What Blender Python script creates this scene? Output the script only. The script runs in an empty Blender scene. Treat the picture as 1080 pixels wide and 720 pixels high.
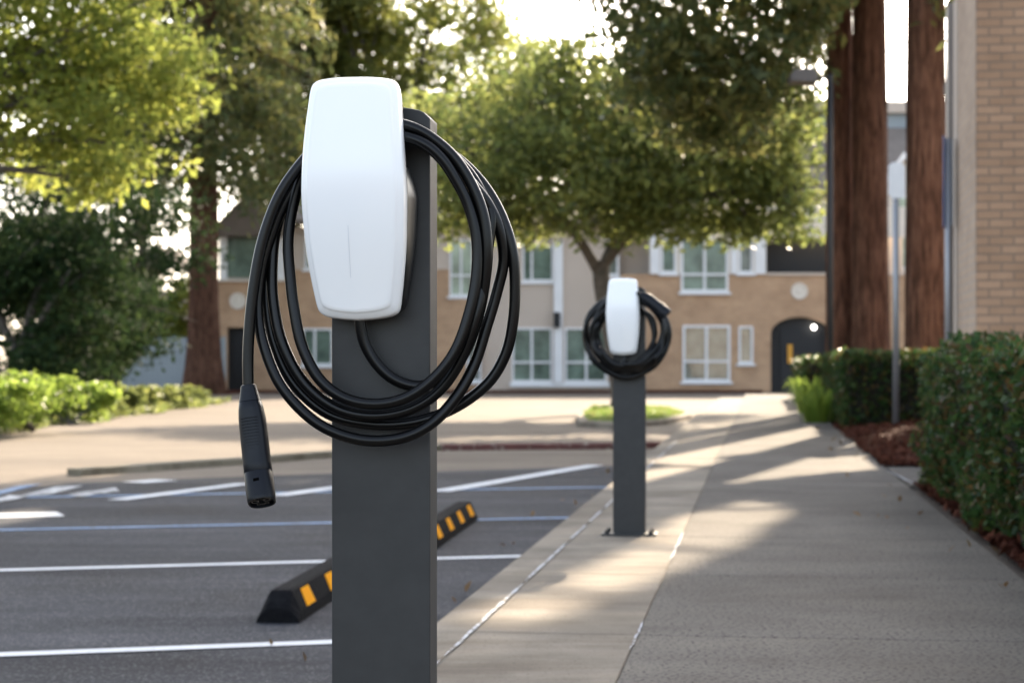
import bpy, bmesh, math, random
import numpy as np
from mathutils import Vector, Matrix, noise as mnoise

random.seed(7)
RNG = np.random.default_rng(11)
S = bpy.context.scene
COL = S.collection
R = math.radians
PI = math.pi

# ------------------------------------------------------------------ survey
FPX, CX, HY, CAMZ = 2000.0, 540.0, 385.0, 0.755      # focal length in photo px, centre column, horizon row, eye height
ASPH = -0.13                                          # parking level; the sidewalk top is z = 0
TH = R(7.4)                                           # heading of the kerb
K = Vector((math.sin(TH), math.cos(TH), 0)); N = Vector((math.cos(TH), -math.sin(TH), 0))
SUN_AZ, SUN_EL = R(17), R(26)
SUNV = Vector((math.sin(SUN_AZ)*math.cos(SUN_EL), math.cos(SUN_AZ)*math.cos(SUN_EL), math.sin(SUN_EL)))

def P(px, py, d): return Vector(((px-CX)/FPX*d, d, CAMZ+(HY-py)/FPX*d))
def G(px, py, z=0.0):
    d = FPX*(CAMZ-z)/(py-HY)
    return Vector(((px-CX)/FPX*d, d, z))
def KT(off, t, z=0.0):                                # point at kerb offset and distance along the kerb
    v = N*off+K*t; return Vector((v.x, v.y, z))

# ------------------------------------------------------------------ materials
MATS = {}
def newmat(name):
    m = bpy.data.materials.new(name); m.use_nodes = True
    nt = m.node_tree; b = nt.nodes['Principled BSDF']; MATS[name] = m
    return m, nt, b
def nd(nt, typ, **kw):
    n = nt.nodes.new(typ)
    for k, v in kw.items(): setattr(n, k, v)
    return n
def noise(nt, vec, scale, detail=4, rough=.55):
    n = nd(nt, 'ShaderNodeTexNoise'); n.inputs['Scale'].default_value = scale
    n.inputs['Detail'].default_value = detail; n.inputs['Roughness'].default_value = rough
    nt.links.new(vec, n.inputs['Vector']); return n.outputs['Fac']
def ramp(nt, fac, stops):
    r = nd(nt, 'ShaderNodeValToRGB'); e = r.color_ramp.elements
    while len(e) < len(stops): e.new(.5)
    for q, (p, c) in zip(e, stops):
        q.position = p; q.color = (*c, 1) if len(c) == 3 else c
    nt.links.new(fac, r.inputs['Fac']); return r.outputs['Color']
def mix(nt, a, b, fac, mode='MIX'):
    n = nd(nt, 'ShaderNodeMix', data_type='RGBA', blend_type=mode)
    for s, v in ((n.inputs[6], a), (n.inputs[7], b), (n.inputs[0], fac)):
        if hasattr(v, 'links') or hasattr(v, 'node'): nt.links.new(v, s)
        elif isinstance(v, (int, float)): s.default_value = v
        else: s.default_value = (*v, 1)
    return n.outputs[2]
def bump(nt, b, h, strength, dist=.01):
    n = nd(nt, 'ShaderNodeBump'); n.inputs['Strength'].default_value = strength; n.inputs['Distance'].default_value = dist
    nt.links.new(h, n.inputs['Height']); nt.links.new(n.outputs[0], b.inputs['Normal'])
def objco(nt): return nd(nt, 'ShaderNodeTexCoord').outputs['Object']

def surf(name, c1, c2, rough, scale, bscale=None, bstr=.2, bdist=.004, spec=.5, speck=None, big=None, metal=0):
    """two-tone noise surface with fine relief; speck = (colour, scale, amount), big = (colour, scale, lo, hi) broad stains"""
    m, nt, b = newmat(name); o = objco(nt)
    col = ramp(nt, noise(nt, o, scale), [(.3, c1), (.7, c2)])
    if big: 
        f = ramp(nt, noise(nt, o, big[1], 5, .6), [(big[2], (0, 0, 0)), (big[3], (1, 1, 1))])
        col = mix(nt, col, big[0], f)
    if speck:
        f = ramp(nt, noise(nt, o, speck[1], 2), [(speck[2], (0, 0, 0)), (min(1, speck[2]+.08), (1, 1, 1))])
        col = mix(nt, col, speck[0], f)
    nt.links.new(col, b.inputs['Base Color'])
    b.inputs['Roughness'].default_value = rough; b.inputs['Specular IOR Level'].default_value = spec; b.inputs['Metallic'].default_value = metal
    if bscale: bump(nt, b, noise(nt, o, bscale, 4), bstr, bdist)
    return m
def plain(name, c, rough=.5, spec=.5, metal=0, coat=0):
    m, nt, b = newmat(name); o = objco(nt)
    f = noise(nt, o, 9, 4)
    nt.links.new(mix(nt, [x*.9 for x in c], [min(1, x*1.08) for x in c], f), b.inputs['Base Color'])
    b.inputs['Roughness'].default_value = rough; b.inputs['Specular IOR Level'].default_value = spec
    b.inputs['Metallic'].default_value = metal; b.inputs['Coat Weight'].default_value = coat; b.inputs['Coat Roughness'].default_value = .08
    return m
def emit(name, c, s):
    m, nt, b = newmat(name); b.inputs['Emission Color'].default_value = (*c, 1); b.inputs['Emission Strength'].default_value = s
    b.inputs['Base Color'].default_value = (*c, 1); return m
def leafmat(name, cols, trans=.45, rough=.5, spec=.3):
    m, nt, b = newmat(name)
    g = nd(nt, 'ShaderNodeNewGeometry')
    col = ramp(nt, g.outputs['Random Per Island'], [(i/(len(cols)-1), c) for i, c in enumerate(cols)])
    nt.links.new(col, b.inputs['Base Color']); b.inputs['Roughness'].default_value = rough; b.inputs['Specular IOR Level'].default_value = spec
    t = nd(nt, 'ShaderNodeBsdfTranslucent')
    tc = mix(nt, col, (1.0, .95, .25), .0, 'MULTIPLY'); 
    h = nd(nt, 'ShaderNodeHueSaturation'); h.inputs['Value'].default_value = 3.0; h.inputs['Hue'].default_value = .492; h.inputs['Saturation'].default_value = .92
    nt.links.new(col, h.inputs['Color']); nt.links.new(h.outputs[0], t.inputs['Color'])
    mx = nd(nt, 'ShaderNodeMixShader'); mx.inputs[0].default_value = trans
    nt.links.new(b.outputs[0], mx.inputs[1]); nt.links.new(t.outputs[0], mx.inputs[2])
    nt.links.new(mx.outputs[0], nt.nodes['Material Output'].inputs['Surface'])
    return m
def brickmat(name, c1, c2, mortar, bw, bh, ms, axis='xz', rough=.85):
    m, nt, b = newmat(name); o = objco(nt)
    sx = nd(nt, 'ShaderNodeSeparateXYZ'); nt.links.new(o, sx.inputs[0])
    ad = nd(nt, 'ShaderNodeMath', operation='ADD'); nt.links.new(sx.outputs[0], ad.inputs[0]); nt.links.new(sx.outputs[1], ad.inputs[1])
    cb = nd(nt, 'ShaderNodeCombineXYZ'); nt.links.new(ad.outputs[0], cb.inputs[0]); nt.links.new(sx.outputs[2], cb.inputs[1])
    t = nd(nt, 'ShaderNodeTexBrick'); t.inputs['Scale'].default_value = 1
    t.inputs['Brick Width'].default_value = bw; t.inputs['Row Height'].default_value = bh; t.inputs['Mortar Size'].default_value = ms
    t.inputs['Mortar Smooth'].default_value = .2
    t.inputs['Color1'].default_value = (*c1, 1); t.inputs['Color2'].default_value = (*c2, 1); t.inputs['Mortar'].default_value = (*mortar, 1)
    nt.links.new(cb.outputs[0], t.inputs['Vector'])
    col = mix(nt, t.outputs['Color'], (.62, .58, .55), ramp(nt, noise(nt, o, 1.3, 5, .65), [(.35, (0, 0, 0)), (.75, (.8, .8, .8))]), 'MULTIPLY')
    nt.links.new(col, b.inputs['Base Color']); b.inputs['Roughness'].default_value = rough
    inv = nd(nt, 'ShaderNodeMath', operation='SUBTRACT'); inv.inputs[0].default_value = 1; nt.links.new(t.outputs['Fac'], inv.inputs[1])
    bump(nt, b, inv.outputs[0], .6, .006)
    return m

M_road = surf('road_concrete', (.142, .116, .090), (.185, .152, .119), .9, 1.1, 60, .2, .003, speck=((.10, .085, .07), 40, .6), big=((.125, .104, .083), .16, .5, .72), spec=.12)
M_asph = surf('asphalt', (.0262, .0275, .0325), (.039, .0405, .047), .85, 2.2, 150, .6, .005, speck=((.11, .108, .107), 95, .56), big=((.022, .0215, .023), .7, .48, .68), spec=.12)
M_walk = surf('sidewalk_concrete', (.124, .110, .094), (.158, .141, .121), .9, 1.6, 130, .6, .004, speck=((.048, .043, .038), 78, .54), big=((.098, .085, .071), .9, .48, .72), spec=.12)
M_kerb = surf('pale_concrete', (.185, .157, .124), (.26, .225, .18), .9, 3.0, 160, .4, .004, speck=((.12, .10, .08), 90, .6), big=((.14, .118, .092), 1.4, .46, .70), spec=.12)
M_gap = surf('joint_dirt', (.075, .067, .058), (.10, .09, .078), .95, 20)
M_white = surf('road_paint', (.50, .50, .50), (.62, .62, .62), .8, 4, 150, .3, .002, speck=((.30, .30, .30), 55, .64))
M_blue = surf('blue_road_paint', (.13, .21, .34), (.19, .28, .42), .8, 4, 150, .3, .002, speck=((.10, .11, .13), 30, .56))
M_worn = surf('worn_road_paint', (.36, .36, .36), (.46, .46, .46), .85, 4, 150, .3, .002, speck=((.09, .09, .09), 14, .5))
M_seal = surf('joint_paint', (.36, .36, .37), (.46, .46, .47), .8, 6, speck=((.17, .15, .12), 26, .5))
M_red = surf('red_kerb_paint', (.075, .026, .021), (.115, .038, .030), .8, 5, speck=((.3, .25, .2), 22, .6))
M_mulch = surf('mulch', (.040, .012, .008), (.10, .033, .019), .95, 26, 40, .9, .03, spec=.1)
M_chip = leafmat('mulch_chip', [(.035, .011, .007), (.072, .023, .013), (.12, .043, .025), (.055, .018, .011)], .0, .95, .1)
M_soil = surf('soil', (.05, .036, .026), (.09, .065, .045), .95, 8, 30, .6, .02)
M_grassb = surf('turf', (.07, .12, .025), (.11, .17, .035), .95, 3, 40, .5, .02)

M_post = surf('charcoal_powder_coat', (.029, .0288, .0288), (.035, .0346, .0346), .45, 30, 900, .05, .0004, spec=.35)
M_cover = newmat('white_glass_cover')[0]
_b = M_cover.node_tree.nodes['Principled BSDF']; _b.inputs['Base Color'].default_value = (.95, .945, .935, 1); _b.inputs['Roughness'].default_value = .2
_b.inputs['Coat Weight'].default_value = .6; _b.inputs['Coat Roughness'].default_value = .14; _b.inputs['Specular IOR Level'].default_value = .25; _b.inputs['Subsurface Weight'].default_value = .0
M_slit = plain('status_light_slot', (.74, .75, .77), .3)
M_black = surf('black_moulding', (.006, .0062, .007), (.009, .0092, .0105), .33, 60, 500, .05, .0005)
M_cable = surf('cable_rubber', (.0014, .0014, .0016), (.0024, .0024, .0027), .30, 40, 700, .08, .0005, spec=.27)
M_conn = surf('connector_plastic', (.0022, .0032, .0058), (.0036, .005, .0085), .38, 50, 900, .1, .0005, spec=.25)
M_pin = plain('pin_socket', (.003, .003, .003), .95, 0)
M_steel = plain('galvanised_steel', (.30, .31, .33), .45, metal=.6)
M_rubber = surf('recycled_rubber', (.006, .006, .007), (.013, .013, .014), .9, 60, 160, .8, .006, spec=.06)
M_reflect = surf('amber_reflector', (.78, .30, .003), (.86, .36, .005), .8, 30, 90, .3, .002, spec=.08)

M_brick = brickmat('tan_brick', (.54, .345, .205), (.48, .30, .18), (.50, .36, .24), .30, .10, .012)
M_brick2 = brickmat('ochre_brick', (.45, .275, .165), (.36, .215, .125), (.25, .17, .115), .205, .0735, .009)
M_brick3 = brickmat('pale_brick', (.50, .37, .265), (.44, .325, .235), (.40, .33, .275), .205, .0735, .009)
M_beige = surf('beige_stucco', (.52, .435, .36), (.58, .49, .41), .9, .5, 30, .2, .01)
M_cream = surf('cream_stucco', (.66, .60, .52), (.72, .655, .57), .9, .5, 30, .2, .01)
M_wpaint = surf('white_trim_paint', (.74, .74, .74), (.80, .80, .80), .6, 2)
M_roof = surf('roof_shingle', (.17, .145, .125), (.22, .185, .158), .9, 1.5, 9, .4, .03, spec=.1)
M_dark = plain('dark_recess', (.012, .013, .015), .7)  # near-black; puts shade into the colour of openings, plain dark finish elsewhere
M_fencem = surf('blue_grey_fence', (.27, .31, .33), (.33, .37, .39), .85, .8, 14, .2, .01)
M_lampglow = emit('entrance_lamp_glow', (1, .95, .85), 6)
M_yellow = plain('yellow_notice', (.62, .30, .03), .6)
M_signw = plain('white_sign_face', (.84, .85, .86), .5)
M_signb = plain('blue_sign_face', (.10, .17, .34), .5)
def glass(name, c):
    m, nt, b = newmat(name); o = objco(nt)
    f = ramp(nt, noise(nt, o, 1.6, 3), [(.35, [x*.45 for x in c]), (.65, c)])
    nt.links.new(f, b.inputs['Base Color']); b.inputs['Roughness'].default_value = .06; b.inputs['Specular IOR Level'].default_value = .5
    return m
M_glassg = glass('green_tinted_glass', (.19, .26, .21)); M_glassd = glass('dim_glass', (.20, .225, .20)); M_glassp = glass('pale_glass', (.42, .50, .38))

M_bark_r = surf('redwood_bark', (.055, .028, .019), (.115, .058, .038), .95, 9, 12, 1, .05, big=((.06, .03, .02), 2.5, .45, .7))
M_bark_o = surf('oak_bark', (.055, .046, .038), (.11, .095, .078), .95, 8, 18, .9, .03)
def barkmat(name, c1, c2, c3, sc):
    m, nt, b = newmat(name); o = objco(nt); mp = nd(nt, 'ShaderNodeMapping'); mp.inputs['Scale'].default_value = (1, 1, .13); nt.links.new(o, mp.inputs[0])
    f = noise(nt, mp.outputs[0], sc, 6, .7); col = ramp(nt, f, [(.36, c1), (.5, c2), (.66, c3)])
    col = mix(nt, col, (.55, .5, .48), ramp(nt, noise(nt, o, 1.6, 4), [(.4, (0, 0, 0)), (.7, (.7, .7, .7))]), 'MULTIPLY')
    nt.links.new(col, b.inputs['Base Color']); b.inputs['Roughness'].default_value = .95; b.inputs['Specular IOR Level'].default_value = .1
    bump(nt, b, f, 1, .09); return m
M_bark_r = barkmat('redwood_bark_furrowed', (.050, .026, .017), (.125, .064, .042), (.21, .112, .075), 17)
L_oak = leafmat('oak_leaf', [(.042, .061, .018), (.068, .090, .022), (.116, .128, .028), (.078, .097, .024)], .51)
L_bright = leafmat('bright_leaf', [(.070, .097, .016), (.105, .130, .019), (.152, .164, .025), (.086, .110, .018)], .57)  # bright yellow-green leaf colour
L_red = leafmat('redwood_needle', [(.032, .048, .016), (.052, .068, .020), (.100, .095, .024), (.044, .058, .018)], .42)
L_gold = leafmat('gold_needle', [(.060, .080, .018), (.095, .110, .022), (.13, .130, .026), (.070, .088, .02)], .5)
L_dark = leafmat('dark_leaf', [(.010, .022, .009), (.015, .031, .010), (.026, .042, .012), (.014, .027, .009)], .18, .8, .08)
L_lime = leafmat('lime_leaf', [(.065, .108, .012), (.095, .145, .016), (.128, .17, .020), (.078, .122, .014)], .5)
L_hedge = leafmat('hedge_leaf', [(.009, .026, .008), (.018, .046, .012), (.038, .080, .018), (.014, .036, .010), (.026, .058, .014), (.012, .030, .009), (.048, .078, .018), (.020, .045, .012), (.10, .062, .018), (.040, .024, .013), (.062, .085, .018), (.050, .026, .015)], .28, .45, .13)
L_grass = leafmat('grass_blade', [(.055, .11, .016), (.08, .14, .02), (.11, .13, .025), (.15, .14, .05)], .42)
M_hcore = plain('hedge_twig_core', (.016, .014, .010), .95)

def streaks(m, dark, light, ang, sc, stretch, lo=.38, hi=.64):
    """traffic-polished streaks and drips that follow one direction across a ground material"""
    nt = m.node_tree; b = nt.nodes['Principled BSDF']; src = b.inputs['Base Color'].links[0].from_socket; o = objco(nt)
    mp = nd(nt, 'ShaderNodeMapping'); mp.inputs['Rotation'].default_value = (0, 0, -ang); mp.inputs['Scale'].default_value = (1/stretch, 1, 1); nt.links.new(o, mp.inputs[0])
    f = ramp(nt, noise(nt, mp.outputs[0], sc, 6, .65), [(lo, dark), (.5, (1, 1, 1)), (hi, light)])
    col = mix(nt, src, f, 1.0, 'MULTIPLY'); nt.links.new(col, b.inputs['Base Color'])
streaks(M_asph, (.70, .70, .72), (1.45, 1.42, 1.4), R(15), 1.7, 7)
streaks(M_walk, (.90, .89, .88), (1.10, 1.09, 1.07), R(-7), 2.6, 2)
streaks(M_kerb, (.74, .71, .68), (1.22, 1.2, 1.15), R(80), 2.6, 4)
streaks(M_post, (.93, .93, .93), (1.08, 1.08, 1.08), R(90), 14, 3)
streaks(M_road, (.82, .81, .80), (1.14, 1.12, 1.1), R(5), .5, 8)

# ------------------------------------------------------------------ object helpers
def link(name, me, mat, parent=None):
    o = bpy.data.objects.new(name, me); COL.objects.link(o)
    if mat is not None:
        me.materials.clear()
        for m in (mat if isinstance(mat, (list, tuple)) else [mat]): me.materials.append(m)
    if parent is not None: o.parent = parent
    return o
def tag(o, label, cat, group=None, kind=None):
    o['label'] = label; o['category'] = cat
    if group: o['group'] = group
    if kind: o['kind'] = kind
    return o
def thing(name, label, cat, loc=(0, 0, 0), rz=0, group=None):
    o = bpy.data.objects.new(name, None); COL.objects.link(o); o.empty_display_size = .1
    o.location = loc; o.rotation_euler = (0, 0, rz); return tag(o, label, cat, group)
def structure(o): o['kind'] = 'structure'; return o

class MB:
    def __init__(s): s.v = []; s.f = []; s.m = []
    def add(s, vs, fs, mi=0):
        b = len(s.v); s.v += [tuple(v) for v in vs]; s.f += [tuple(b+i for i in f) for f in fs]; s.m += [mi]*len(fs); return s
    def box(s, x0, x1, y0, y1, z0, z1, mi=0, M=None):
        vs = [Vector((x, y, z)) for z in (z0, z1) for y in (y0, y1) for x in (x0, x1)]
        if M is not None: vs = [M@v for v in vs]
        return s.add(vs, [(0, 2, 3, 1), (4, 5, 7, 6), (0, 1, 5, 4), (1, 3, 7, 5), (3, 2, 6, 7), (2, 0, 4, 6)], mi)
    def prism(s, pts, z0, z1, mi=0):
        n = len(pts); a = sum(pts[i][0]*pts[(i+1) % n][1]-pts[(i+1) % n][0]*pts[i][1] for i in range(n))
        if a < 0: pts = pts[::-1]
        vs = [(p[0], p[1], z0) for p in pts]+[(p[0], p[1], z1) for p in pts]
        return s.add(vs, [tuple(range(n-1, -1, -1)), tuple(range(n, 2*n))]+[(i, (i+1) % n, n+(i+1) % n, n+i) for i in range(n)], mi)
    def prismY(s, pts, y0, y1, mi=0):                 # outline in x,z extruded along y
        n = len(pts); a = sum(pts[i][0]*pts[(i+1) % n][1]-pts[(i+1) % n][0]*pts[i][1] for i in range(n))
        if a < 0: pts = pts[::-1]
        vs = [(p[0], y0, p[1]) for p in pts]+[(p[0], y1, p[1]) for p in pts]
        return s.add(vs, [tuple(range(n)), tuple(range(2*n-1, n-1, -1))]+[((i+1) % n, i, n+i, n+(i+1) % n) for i in range(n)], mi)
    def sheet(s, pts, z, mi=0):
        n = len(pts); a = sum(pts[i][0]*pts[(i+1) % n][1]-pts[(i+1) % n][0]*pts[i][1] for i in range(n))
        if a < 0: pts = pts[::-1]
        return s.add([(p[0], p[1], z) for p in pts], [tuple(range(n))], mi)
    def tube(s, pts, rad, seg=10, mi=0, cap=True):
        pts = [Vector(p) for p in pts]; n = len(pts)
        if not hasattr(rad, '__len__'): rad = [rad]*n
        t0 = (pts[1]-pts[0]).normalized(); u = t0.orthogonal().normalized(); vs = []
        for i, p in enumerate(pts):
            t = (pts[min(i+1, n-1)]-pts[max(i-1, 0)])
            t = t.normalized() if t.length > 1e-9 else t0
            u = (u-t*u.dot(t)); u = u.normalized() if u.length > 1e-6 else t.orthogonal().normalized()
            w = t.cross(u)
            for k in range(seg):
                a = 2*PI*k/seg; vs.append(p+(u*math.cos(a)+w*math.sin(a))*rad[i])
        fs = [(i*seg+k, i*seg+(k+1) % seg, (i+1)*seg+(k+1) % seg, (i+1)*seg+k) for i in range(n-1) for k in range(seg)]
        if cap: fs += [tuple(range(seg-1, -1, -1)), tuple((n-1)*seg+k for k in range(seg))]
        return s.add(vs, fs, mi)
    def rings(s, rings, cap0=True, cap1=True, mi=0):
        n = len(rings[0]); vs = [v for r in rings for v in r]
        fs = [(i*n+k, i*n+(k+1) % n, (i+1)*n+(k+1) % n, (i+1)*n+k) for i in range(len(rings)-1) for k in range(n)]
        if cap0: fs.append(tuple(range(n-1, -1, -1)))
        if cap1: fs.append(tuple((len(rings)-1)*n+k for k in range(n)))
        return s.add(vs, fs, mi)
    def mesh(s, name, smooth=False):
        me = bpy.data.meshes.new(name); me.from_pydata(s.v, [], s.f); me.update()
        me.polygons.foreach_set('material_index', s.m)
        bm = bmesh.new(); bm.from_mesh(me); bmesh.ops.recalc_face_normals(bm, faces=bm.faces[:]); bm.to_mesh(me); bm.free()
        if smooth: me.polygons.foreach_set('use_smooth', [True]*len(me.polygons))
        return me
    def build(s, name, mat, parent=None, smooth=False, bevel=0, seg=2, auto=None):
        o = link(name, s.mesh(name, smooth), mat, parent)
        if bevel:
            b = o.modifiers.new('bevel', 'BEVEL'); b.width = bevel; b.segments = seg; b.limit_method = 'ANGLE'; b.angle_limit = R(35); b.harden_normals = False
        if auto:
            o.data.polygons.foreach_set('use_smooth', [True]*len(o.data.polygons))
            o.data.set_sharp_from_angle(angle=R(auto))
        return o

def catmull(pts, sub=8, closed=False):
    pts = [Vector(p) for p in pts]; n = len(pts); out = []
    rng = range(n) if closed else range(n-1)
    for i in rng:
        if closed: p0, p1, p2, p3 = pts[i-1], pts[i], pts[(i+1) % n], pts[(i+2) % n]
        else: p0, p1, p2, p3 = pts[max(i-1, 0)], pts[i], pts[i+1], pts[min(i+2, n-1)]
        # centripetal parametrisation keeps the strands from overshooting
        d1 = max((p1-p0).length, 1e-6)**.5; d2 = max((p2-p1).length, 1e-6)**.5; d3 = max((p3-p2).length, 1e-6)**.5
        m1 = (p2-p1)/d2*1.0; 
        t1 = ((p1-p0)/d1-(p2-p0)/(d1+d2)+(p2-p1)/d2)*d2 if (p1-p0).length > 1e-6 else (p2-p1)
        t2 = ((p2-p1)/d2-(p3-p1)/(d2+d3)+(p3-p2)/d3)*d2 if (p3-p2).length > 1e-6 else (p2-p1)
        for k in range(sub):
            t = k/sub; a = t*t*t; b = t*t
            out.append(p1*(2*a-3*b+1)+t1*(a-2*b+t)+p2*(-2*a+3*b)+t2*(a-b))
    if not closed: out.append(pts[-1])
    return out

# ------------------------------------------------------------------ foliage helpers
LIT = []                                               # ground patches (x, y polygons) the crowns leave open to the sun
def in_lit(c, m=.11):
    c = np.asarray(c, float); h = np.zeros(len(c), bool)
    for dx, dy in ((0, 0), (m, 0), (-m, 0), (0, m*2), (0, -m*2)): h |= in_lit_at(c+np.array([dx, dy, 0]))
    return h
def in_lit_at(c):
    """which leaf positions would throw their shade on one of the open patches"""
    if not LIT: return np.zeros(len(c), bool)
    t = c[:, 2]/SUNV.z
    gx = c[:, 0]-SUNV.x*t; gy = c[:, 1]-SUNV.y*t
    hit = np.zeros(len(c), bool)
    for poly in LIT:
        ins = np.zeros(len(c), bool); n = len(poly)
        for i in range(n):
            x1, y1 = poly[i]; x2, y2 = poly[(i+1) % n]
            cond = ((y1 > gy) != (y2 > gy))
            xi = (x2-x1)*(gy-y1)/((y2-y1) if abs(y2-y1) > 1e-9 else 1e-9)+x1
            ins ^= cond & (gx < xi)
        hit |= ins
    return hit
def leaf_mesh(name, c, size, aspect=.5, up=.3, jitter=.5, prune=True):
    c = np.asarray(c, float)
    if prune and len(c): c = c[~in_lit(c)]
    n = len(c)
    u = RNG.normal(size=(n, 3)); u /= np.linalg.norm(u, axis=1)[:, None]
    w = RNG.normal(size=(n, 3)); w[:, 2] += up*2
    w -= u*(w*u).sum(1)[:, None]; w /= np.linalg.norm(w, axis=1)[:, None]
    v = np.cross(w, u)
    s = size*(1+jitter*RNG.uniform(-1, 1, n))[:, None]
    a = u*s*.5; b = v*s*.5*aspect
    fold = w*s*.08
    vs = np.stack([c-a, c-b*1.0+fold+a*.1, c+a, c+b+fold+a*.1], 1).reshape(-1, 3)
    me = bpy.data.meshes.new(name)
    me.vertices.add(4*n); me.vertices.foreach_set('co', vs.ravel())
    me.loops.add(4*n); me.loops.foreach_set('vertex_index', np.arange(4*n, dtype=np.int32))
    me.polygons.add(n); me.polygons.foreach_set('loop_start', np.arange(n, dtype=np.int32)*4)
    me.polygons.foreach_set('loop_total', np.full(n, 4, np.int32))
    me.update(calc_edges=True); return me
def clump_points(clumps, n, twigs=26, spread=.30):
    """points gathered round twig ends scattered in each (centre, radii) ellipsoid: dense knots with gaps between"""
    vol = np.array([r[0]*r[1]*r[2] for _, r in clumps])**(2/3); cnt = (n*vol/vol.sum()).astype(int); out = []
    for (c, r), k in zip(clumps, cnt):
        r = np.array(r); d = RNG.normal(size=(twigs, 3)); d /= np.linalg.norm(d, axis=1)[:, None]
        tw = d*(RNG.uniform(.15, 1, twigs)**.5)[:, None]
        w = RNG.uniform(.3, 1.6, twigs); w /= w.sum()
        idx = RNG.choice(twigs, k, p=w)
        p = tw[idx]+RNG.normal(size=(k, 3))*spread*.62*np.array([1, 1, .75])
        out.append(np.array(c)+p*r)
    return np.concatenate(out)
def taper(pts, r0, r1): return [r0+(r1-r0)*i/(len(pts)-1) for i in range(len(pts))]
def wobble_line(a, b, n, amp):
    a, b = Vector(a), Vector(b); L = (b-a).length
    return [a.lerp(b, i/n)+Vector((random.uniform(-1, 1), random.uniform(-1, 1), random.uniform(-.5, .5)))*amp*L*math.sin(PI*i/n) for i in range(n+1)]
def trunk_rings(base, h, r0, r1, flare=1.6, lean=(0, 0), seg=28, n=26, ridge=.07, z0=-.3):
    mb = MB(); rings = []
    for i in range(n+1):
        f = (i/n)**1.5; z = z0+(h-z0)*f
        r = r0+(r1-r0)*f+(flare-1)*r0*math.exp(-max(z, 0)/(r0*2.0))
        ring = []
        for k in range(seg):
            a = 2*PI*k/seg
            q = 1+ridge*math.sin(k*2.39+.8*math.sin(z*.6))+ridge*.8*mnoise.noise(Vector((math.cos(a)*2.2, math.sin(a)*2.2, z*.5+base[0])))
            ring.append((base[0]+lean[0]*f+math.cos(a)*r*q, base[1]+lean[1]*f+math.sin(a)*r*q, base[2]+z))
        rings.append(ring)
    mb.rings(rings); return mb
def broad_tree(name, label, base, fork, clumps, nleaf, lsize, leafm, r0, cat='tree', group=None, bark=None, extra_limbs=(), twigs=26, spread=.3, prune=True):
    """trunk that forks into limbs reaching each leaf clump"""
    t = thing(name, label, cat, base, 0, group); B = Vector(base)
    loc = lambda p: Vector(p)-B
    mb = MB(); path = catmull([loc(p) for p in fork], 5)
    mb.tube(path, [r0*(1.35 if i == 0 else 1)*(1-.35*i/(len(path)-1)) for i in range(len(path))], 14)
    mb.build('trunk', bark or M_bark_o, t, smooth=True)
    top = loc(fork[-1])
    forks = [q for ln in extra_limbs for q in catmull([loc(p) for p in ln], 6)[4:]] if len(extra_limbs) > 1 else []
    for c, r in clumps:
        c = loc(c); st = path[-1-random.randint(0, max(1, len(path)//4))]
        if forks: st = min(forks, key=lambda q: (q-c).length+max(0, q.z-c.z)*1.5)
        mid = st.lerp(c, .5)+Vector((random.uniform(-.2, .2), random.uniform(-.2, .2), (c-st).length*.10))
        ln = catmull([st, mid, c], 5); mb2 = MB(); L = (c-st).length
        mb2.tube(ln, taper(ln, r0*(.22 if forks else .42), r0*.06), 8)
        for q in range(3):
            e = c+Vector((random.gauss(0, .5)*r[0], random.gauss(0, .5)*r[1], random.gauss(.2, .4)*r[2])); s2 = ln[random.randint(len(ln)//2, len(ln)-1)]
            l2 = catmull([s2, s2.lerp(e, .5)+Vector((0, 0, .08)), e], 4); mb2.tube(l2, taper(l2, r0*.12, r0*.03), 6)
        mb2.build('limb', bark or M_bark_o, t, smooth=True)
    for ln in extra_limbs:
        ln = catmull([loc(p) for p in ln], 6); mb2 = MB(); mb2.tube(ln, taper(ln, r0*.5, r0*.2), 8); mb2.build('limb', bark or M_bark_o, t, smooth=True)
    pts = clump_points(clumps, nleaf, twigs, spread)
    if prune == 'half':
        pts = pts[~(in_lit(pts) & (RNG.uniform(size=len(pts)) < .62))]; prune = False
    me = leaf_mesh('crown', pts, lsize, prune=prune)
    me.transform(Matrix.Translation(-B)); link('crown', me, leafm, t)
    return t
def conifer_points(base, z0, z1, rad, nbr, per, droop=.25, shape=.8, az_bias=None, low=1.0):
    out = []; lines = []
    for i in range(nbr):
        f = RNG.uniform(0, 1)**.9; z = z0+(z1-z0)*f
        L = rad*((1-f)**shape*.9+.1)*RNG.uniform(.65, 1.12)
        if f < .08: L *= low
        a = RNG.uniform(0, 2*PI) if az_bias is None else RNG.normal(az_bias[0], az_bias[1])
        d = np.array([math.cos(a), math.sin(a), 0]); k = per
        s = RNG.uniform(.12, 1, k)**.8
        p = np.array([base[0], base[1], base[2]+z])+d*(s*L)[:, None]
        p[:, 2] += -droop*L*s**1.6*1.2+.10*L*s
        sd = np.array([-d[1], d[0], 0]); wv = .16*L*(1.15-s*.75)
        p += sd*(RNG.normal(size=k)*wv)[:, None]; p[:, 2] += RNG.normal(size=k)*.10*L*.6-np.abs(RNG.normal(size=k))*.10*L
        out.append(p)
        lines.append((np.array([base[0], base[1], base[2]+z]), np.array([base[0], base[1], base[2]+z])+d*L*.9+np.array([0, 0, -droop*L*.9]), L))
    return np.concatenate(out), lines
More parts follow.
